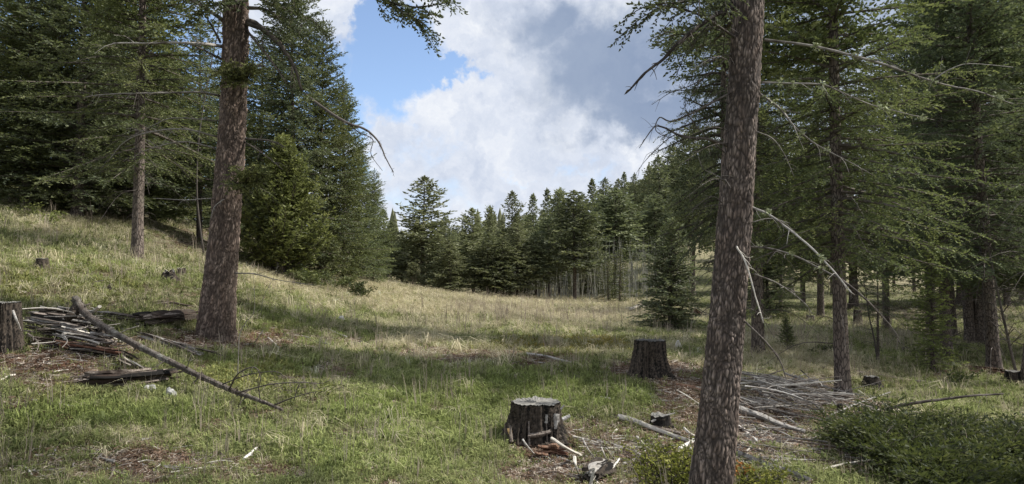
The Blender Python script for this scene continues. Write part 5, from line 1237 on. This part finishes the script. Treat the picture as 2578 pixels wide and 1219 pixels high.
# right side
lying([(2204, 1048), (2275, 1020, 9.0), (2381, 1005, 9.0), (2450, 997, 9.0), (2526, 993, 9.0)], 11, 'dark_twig', 'long dark curved branch arching over the creeping juniper', 'fallen_branch', 'branch', w1=5, sides=9, stubs=12, n=30, tone=(.1, .6))
lying([(2157, 945), (2228, 956), (2300, 966), (2375, 972)], 12, 'rot', 'dark fallen log behind the wide rotted stump', 'fallen_log', 'log', w1=5, sides=10, stubs=6, n=20)
split_log([(2425, 930), (2480, 938), (2545, 950)], 10, 'rot_red', 'rot', 'reddish rotten log at the foot of the forked leaning fir', 31, 6)
lying([(1853, 1040), (1920, 1062), (1960, 1080), (2028, 1100)], 20, 'silver', 'broad weathered silver log right of the nearest trunk, upper one', 'fallen_log', 'log', w1=11, sides=12, n=24, rough=.16)
lying([(1850, 1150), (1920, 1180), (1980, 1200), (2040, 1224)], 18, 'silver', 'broad weathered silver log at the bottom right of the nearest trunk', 'fallen_log', 'log', w1=14, sides=12, n=24, rough=.16)
lying([(1911, 1160), (1960, 1172), (2010, 1192), (2075, 1222)], 11, 'silver', 'narrower grey log beside the bottom silver log', 'fallen_log', 'log', w1=8, sides=10, n=18)
lying([(1850, 1060), (1900, 1072), (1950, 1082)], 9, 'rot', 'brown log under the upper silver log', 'fallen_log', 'log')
for i, (pts, w, m, lb) in enumerate([
 ([(2161, 1195), (2210, 1198), (2262, 1202)], 10, 'silver', 'flat grey board by the edge of the creeping juniper'), ([(1885, 1014), (1930, 1012), (1975, 1014)], 8, 'silver', 'straight grey pole on the stick pile right of the nearest trunk'),
 ([(1930, 1028), (1975, 1052), (2025, 1088)], 7, 'silver', 'grey pole sloping down from the stick pile'), ([(1907, 1030, 8.3), (1912, 1026, 8.2), (2055, 1017, 8.5), (2148, 1004, 8.8)], 5, 'dead_twig', 'long thin branch crossing the stick pile to the dark trunk'),
 ([(1869, 953), (1930, 976), (1994, 989)], 6, 'bleached', 'pale branch at the top of the stick pile'), ([(1859, 1078), (1880, 1094), (1906, 1117)], 8, 'white_wood', 'white stick below the upper silver log'),
 ([(1901, 1110), (1970, 1120), (2055, 1128)], 6, 'silver', 'long grey stick below the upper silver log'), ([(2059, 1086), (2100, 1112), (2154, 1140)], 5, 'bleached', 'pale stick sloping towards the creeping juniper'),
 ([(2277, 1042), (2390, 1062), (2515, 1088)], 4, 'bleached', 'long pale stick behind the creeping juniper'), ([(2431, 975), (2490, 972), (2548, 972)], 4, 'bleached', 'pale stick in the grass near the right edge'),
 ([(2170, 1012), (2250, 1030), (2340, 1050)], 6, 'silver', 'grey pole lying right of the slash pile trunk'), ([(2130, 1040, 9.3), (2200, 1032, 9.3), (2260, 1044)], 5, 'bleached', 'pale pole crossing right of the slash pile trunk'),
 ([(2165, 1170), (2180, 1160), (2200, 1150)], 9, 'silver', 'grey stub between the bottom log and the juniper'), ([(2160, 990), (2180, 1002), (2200, 1016)], 8, 'bleached', 'pale short log right of the slash pile trunk')]):
    lying(pts, w, m, lb, twigs=2 if w < 7 else 0, tl=.15)
# the loose sticks of the slash pile, each a thing
def slash():
    rng = np.random.default_rng(21)
    fields = [ # centre u, v, spread u, v, count, main slope (image), length m, group phrase
     (2000, 1022, 140, 40, 122, .18, (.4, 1.5), 'sticks of the slash pile right of the nearest trunk', 'grey dead stick heaped in the slash pile right of the nearest trunk'),
     (190, 872, 120, 40, 32, .25, (.25, 1.0), 'splinters on the rotten boards', 'grey splinter heaped on the rotten boards beside the left stump'),
     (1960, 1110, 130, 45, 42, .35, (.3, 1.1), 'sticks strewn below the slash pile', 'weathered stick strewn on the litter below the slash pile'),
     (2160, 1110, 60, 50, 22, .45, (.2, .8), 'sticks between the slash and the juniper', 'pale stick lying between the slash and the creeping juniper'),
     (2280, 1030, 120, 26, 16, .2, (.3, 1.1), 'sticks behind the creeping juniper', 'pale stick in the grass behind the creeping juniper'),
     (1600, 985, 120, 32, 22, .1, (.12, .5), 'sticks around the black mossy stump', 'small pale stick on the ground around the black mossy stump'),
     (1540, 1150, 130, 50, 32, .2, (.1, .4), 'sticks in front of the blackened stump', 'small bleached stick strewn near the blackened rotting stump'),
     (1420, 935, 150, 30, 26, .1, (.1, .35), 'chips on the litter strip', 'small white chip of wood on the litter beyond the tree shadow'),
     (300, 900, 220, 60, 14, .2, (.15, .5), 'sticks around the rotten heap', 'small grey stick on the litter around the rotten heap'),
     (800, 860, 180, 50, 26, .15, (.12, .45), 'sticks on the green slope', 'small grey stick lying on the slope right of the leaning trunk'),
     (250, 1170, 260, 40, 18, .1, (.08, .3), 'sticks on the brown litter', 'small stick on the brown litter at the bottom left'),
     (2300, 830, 250, 40, 20, .05, (.5, 1.6), 'sticks on the floor of the right wood', 'dead branch lying in the grass of the right wood')]
    loose = MB(); LM = ['silver', 'bleached', 'rot', 'white_wood', 'dead_twig']
    for (cu, cv, su, sv, n, sl, (l0, l1), grp, lb) in fields:
        heap = 'heaped' in lb; small = any(k in grp for k in ('chips', 'brown litter', 'green slope', 'between the slash'))
        for k in range(n):
            while True:
                u = cu+rng.normal(0, .5)*su*1.1; v = cv+rng.normal(0, .5)*sv*1.1+(u-cu)*.10*(cu > 1800)
                if abs(u-cu) < su*1.3 and v < 1225 and not (1755 < u < 1850 and v > 1150): break
            g = G(u, v); L = rng.uniform(l0, l1)*rng.uniform(.6, 1); ang = rng.normal(-.35-sl, .7) if rng.uniform() < .8 else rng.uniform(0, 3.14)
            d = np.array([math.cos(ang), math.sin(ang), 0]); nrm = 5; f = np.linspace(-.5, .5, nrm)[:, None]; bend = rng.normal(0, .07*L)
            p = g+d*L*f+np.array([-d[1], d[0], 0])*bend*(f*f)*4
            p[:, 2] = H(p[:, 0], p[:, 1]); r = rng.uniform(.005, .015)*(1 if L > .3 else .8)*(1.15 if heap else 1)
            lift = rng.uniform(0, .34)*(1-min(1, abs(u-cu)/su/1.3)) if heap else rng.uniform(.0, .02); tiltz = rng.normal(0, .16 if heap else .04)*L
            p[:, 2] = p[:, 2].max()*.6+p[:, 2]*.4+r*.8+lift+(f[:, 0])*tiltz
            rr = np.random.default_rng(rng.integers(1 << 30)); mb, q = stick_mesh(p, r, r*.35, rr, 6, 9, 2, (.35, 1), .12, .02, .08)
            if heap and rng.uniform() < .5 or l1 > 1.2: add_twigs(mb, q, rr, rng.integers(2, 6), L*.28, r*.35, 0, 1, .1, .2)
            m = rng.choice(['silver', 'bleached', 'rot', 'white_wood', 'dead_twig'], p=[.28, .12, .28, .03, .29] if cu > 1800 or cu < 900 else [.3, .4, .12, .14, .04])
            if small:          # too small and many to tell apart: one scatter of bits
                V = np.concatenate(mb.v); loose.add(V, np.concatenate(mb.t) if mb.t else None, np.concatenate(mb.q), LM.index(m), np.concatenate(mb.tone)); continue
            o = mb.obj('dead_stick', [M[m]], None, False, origin=p[0]); o.location = p[0]; tag(o, lb, 'stick', grp)
    o = loose.obj('stick_litter', [M[k] for k in LM]); tag(o, 'small sticks and chips littering the slope and the litter strips', 'sticks', kind='stuff')
slash()

# finer twigs and crumbs between them, too many to count
def debris():
    rng = np.random.default_rng(22); mb = MB()
    for (cu, cv, su, sv, n) in [(1900, 1160, 110, 50, 240), (1980, 1050, 170, 60, 620), (2130, 1120, 110, 60, 260), (1560, 1000, 170, 60, 240), (1520, 1160, 170, 50, 240), (1300, 915, 220, 25, 130), (280, 900, 260, 70, 260), (820, 880, 220, 60, 180), (300, 1170, 330, 40, 90), (1100, 900, 150, 25, 80), (2350, 1010, 180, 40, 120)]:
        U = cu+rng.uniform(-1, 1, n)*su; V = cv+rng.uniform(-1, 1, n)*sv
        for u, v in zip(U, V):
            x, d, z = G(u, min(v, 1260)); L = rng.uniform(.05, .3); a = rng.uniform(0, 6.28); rad = rng.uniform(.0015, .004)
            p = np.array([[x-math.cos(a)*L/2, d-math.sin(a)*L/2, 0], [x+rng.normal(0, .02), d+rng.normal(0, .02), 0], [x+math.cos(a)*L/2, d+math.sin(a)*L/2, 0]])
            p[:, 2] = z+.01+rng.uniform(0, .03, 3); tube(mb, p, [rad, rad, rad*.5], 3, rng.choice([0, 1, 2, 2, 3]), rng.uniform(.2, 1), cap=False)
    o = mb.obj('twig_debris', [M['bleached'], M['silver'], M['rot'], M['dark_twig']]); tag(o, 'fine broken twigs littering the ground around the slash', 'debris', kind='stuff')
debris()

# ------------------------------------------------------------------ low shrubs
def low_shrub(poly, n, hgt, length, fol, label, seed, cat='shrub', name='creeping_juniper', lift=.0, shl=.035, shw=.012, sp=.02, twsp=.035, tw=.2, group=None, lean=None, cross=2):
    rng = np.random.default_rng(seed); poly = np.array(poly, float); (u0, v0), (u1, v1) = poly.min(0), poly.max(0)
    def inside(u, v):
        c = False; j = len(poly)-1
        for i in range(len(poly)):
            if (poly[i][1] > v) != (poly[j][1] > v) and u < (poly[j][0]-poly[i][0])*(v-poly[i][1])/(poly[j][1]-poly[i][1])+poly[i][0]: c = not c
            j = i
        return c
    ctr = G(*(poly.mean(0))); root = empty(name, ctr); tag(root, label, cat, group); mb = MB(); br = []
    while len(br) < n:
        u = rng.uniform(u0, u1); v = rng.uniform(v0, v1)
        if not inside(u, v): continue
        b = G(u, v)-[0, 0, .02]; away = unit(np.append((b-ctr)[:2]+rng.normal(0, .6, 2), 0)); L = length*rng.uniform(.6, 1.25)
        if lean is not None: away = unit(away+np.array(lean))
        h = hgt*rng.uniform(.5, 1.15)*(1+.75*mnoise.noise((b[0]*1.6, b[1]*1.6, seed*3.1))*(1 if hgt > .25 else 0)); q = resample([b, b+away*L*.4+[0, 0, h*.75], b+away*L+[0, 0, h]], 6); tube(mb, q, np.linspace(.006, .002, 6), 3, 0, .3, cap=False); br.append((q, .4+rng.normal(0, .16)))
    spray_set(mb, br, rng, twsp, tw, sp, shl, shw, .15, -.1, .4, cross, 1, 0, .0015)
    mb.obj('foliage', [M['limb'], M[fol]], root, origin=ctr); return root
low_shrub([(2130, 1112), (2220, 1098), (2340, 1118), (2450, 1130), (2590, 1165), (2640, 1290), (2350, 1290), (2290, 1230), (2200, 1165)], 700, .30, .40, 'low_juniper', 'large dark green creeping juniper filling the bottom right corner', 1, shl=.055, shw=.014, sp=.017, tw=.28, cross=1, twsp=.028)
low_shrub([(1605, 1180), (1650, 1160), (1745, 1165), (1760, 1235), (1620, 1240)], 90, .20, .16, 'moss_shrub', 'yellow green low juniper against the left foot of the nearest trunk', 2)
low_shrub([(1850, 1212), (1960, 1215), (1975, 1250), (1850, 1250)], 60, .14, .14, 'moss_shrub', 'yellow green low juniper right of the nearest trunk at the bottom edge', 3)
low_shrub([(1848, 1205), (1885, 1205), (1890, 1225), (1850, 1225)], 22, .13, .10, 'orange_shrub', 'small tuft of orange dead needles right of the nearest trunk', 4)
low_shrub([(690, 985), (760, 975), (840, 985), (820, 1010), (720, 1012)], 60, .14, .16, 'juniper', 'low green juniper patch by the tip of the fallen pole', 5)
low_shrub([(560, 925), (640, 930), (640, 960), (570, 960)], 28, .10, .14, 'juniper', 'small green juniper sprig patch behind the fallen pole', 6)
low_shrub([(885, 745), (905, 742), (925, 752), (900, 756)], 22, .42, .30, 'low_juniper', 'small dark upright juniper in the straw grass at the end of the firs', 7, shl=.07, shw=.028, sp=.04)
low_shrub([(2400, 965), (2440, 965), (2440, 975), (2400, 978)], 24, .22, .22, 'low_juniper', 'small round dark shrub in the grass behind the curved branch', 8, shl=.05, shw=.02, sp=.03)
low_shrub([(2048, 890), (2085, 890), (2085, 897), (2050, 897)], 20, .2, .22, 'low_juniper', 'small dark shrub in the glade left of the slash pile trunk', 9, shl=.06, shw=.025, sp=.035)
low_shrub([(745, 715), (800, 716), (860, 724), (880, 735), (760, 730)], 60, .45, .5, 'fir_olive', 'dark low boughs trailing in the grass under the firs', 10, shl=.08, shw=.035, sp=.05, name='low_boughs')
low_shrub([(60, 530), (160, 560), (140, 575), (40, 548)], 20, .3, .3, 'juniper', 'small yellow green shrub at the foot of the dark shaggy fir', 11, shl=.07, shw=.03, sp=.045)

# bare saplings and twigs standing in the grass
def sapling(pts, d, r, seed, label, twigs=8, tl=.3, mat='dead_twig', name='bare_sapling'):
    b = G(*pts[0]); root = empty(name, b); tag(root, label, 'sapling'); dead_branch(root, [b-[0, 0, .02]]+PP([q+(b[1],) for q in pts[1:]], d), r, r*.3, seed, mat, twigs, tl, 2, 'stem'); return root
sapling([(598, 960), (600, 900), (603, 842), (619, 811), (640, 779), (636, 690)], 8, .006, 91, 'thin bare sapling with grey twigs right of the leaning trunk', 7, .3)
sapling([(655, 800), (665, 745), (690, 700), (700, 660)], 11, .005, 92, 'second bare twiggy sapling behind the first, right of the leaning trunk', 8, .4)
sapling([(2370, 1100), (2380, 1060), (2395, 1015)], 8, .005, 93, 'thin lichened twig standing in the creeping juniper', 3, .1)
sapling([(2465, 1075), (2462, 1030), (2475, 995)], 8, .005, 94, 'thin bare twig standing behind the creeping juniper', 3, .1)
sapling([(1294, 896), (1293, 880), (1296, 868)], 12, .006, 95, 'dark little twig standing in the golden shrubs', 2, .06, 'dark_twig')
sapling([(2574, 1128), (2568, 1102), (2550, 1060)], 8, .02, 96, 'black dead snag at the right edge behind the juniper', 4, .2, 'dark_twig', 'dead_snag')
sapling([(2210, 919), (2202, 860), (2186, 783), (2175, 700)], 15, .022, 97, 'thin leaning dead pole standing in the green glade', 14, .5, 'dark_twig', 'dead_pole')
sapling([(2560, 945), (2530, 820), (2495, 670), (2470, 560)], 15, .035, 98, 'thin leaning dead pole with many twigs near the right edge', 26, 1.0, 'dark_twig', 'dead_pole')
sapling([(515, 652), (495, 480), (505, 300), (535, 130), (560, -20)], 17, .03, 99, 'thin crooked dead pole leaning behind the thick leaning trunk', 14, .6, 'dark_twig', 'dead_pole')
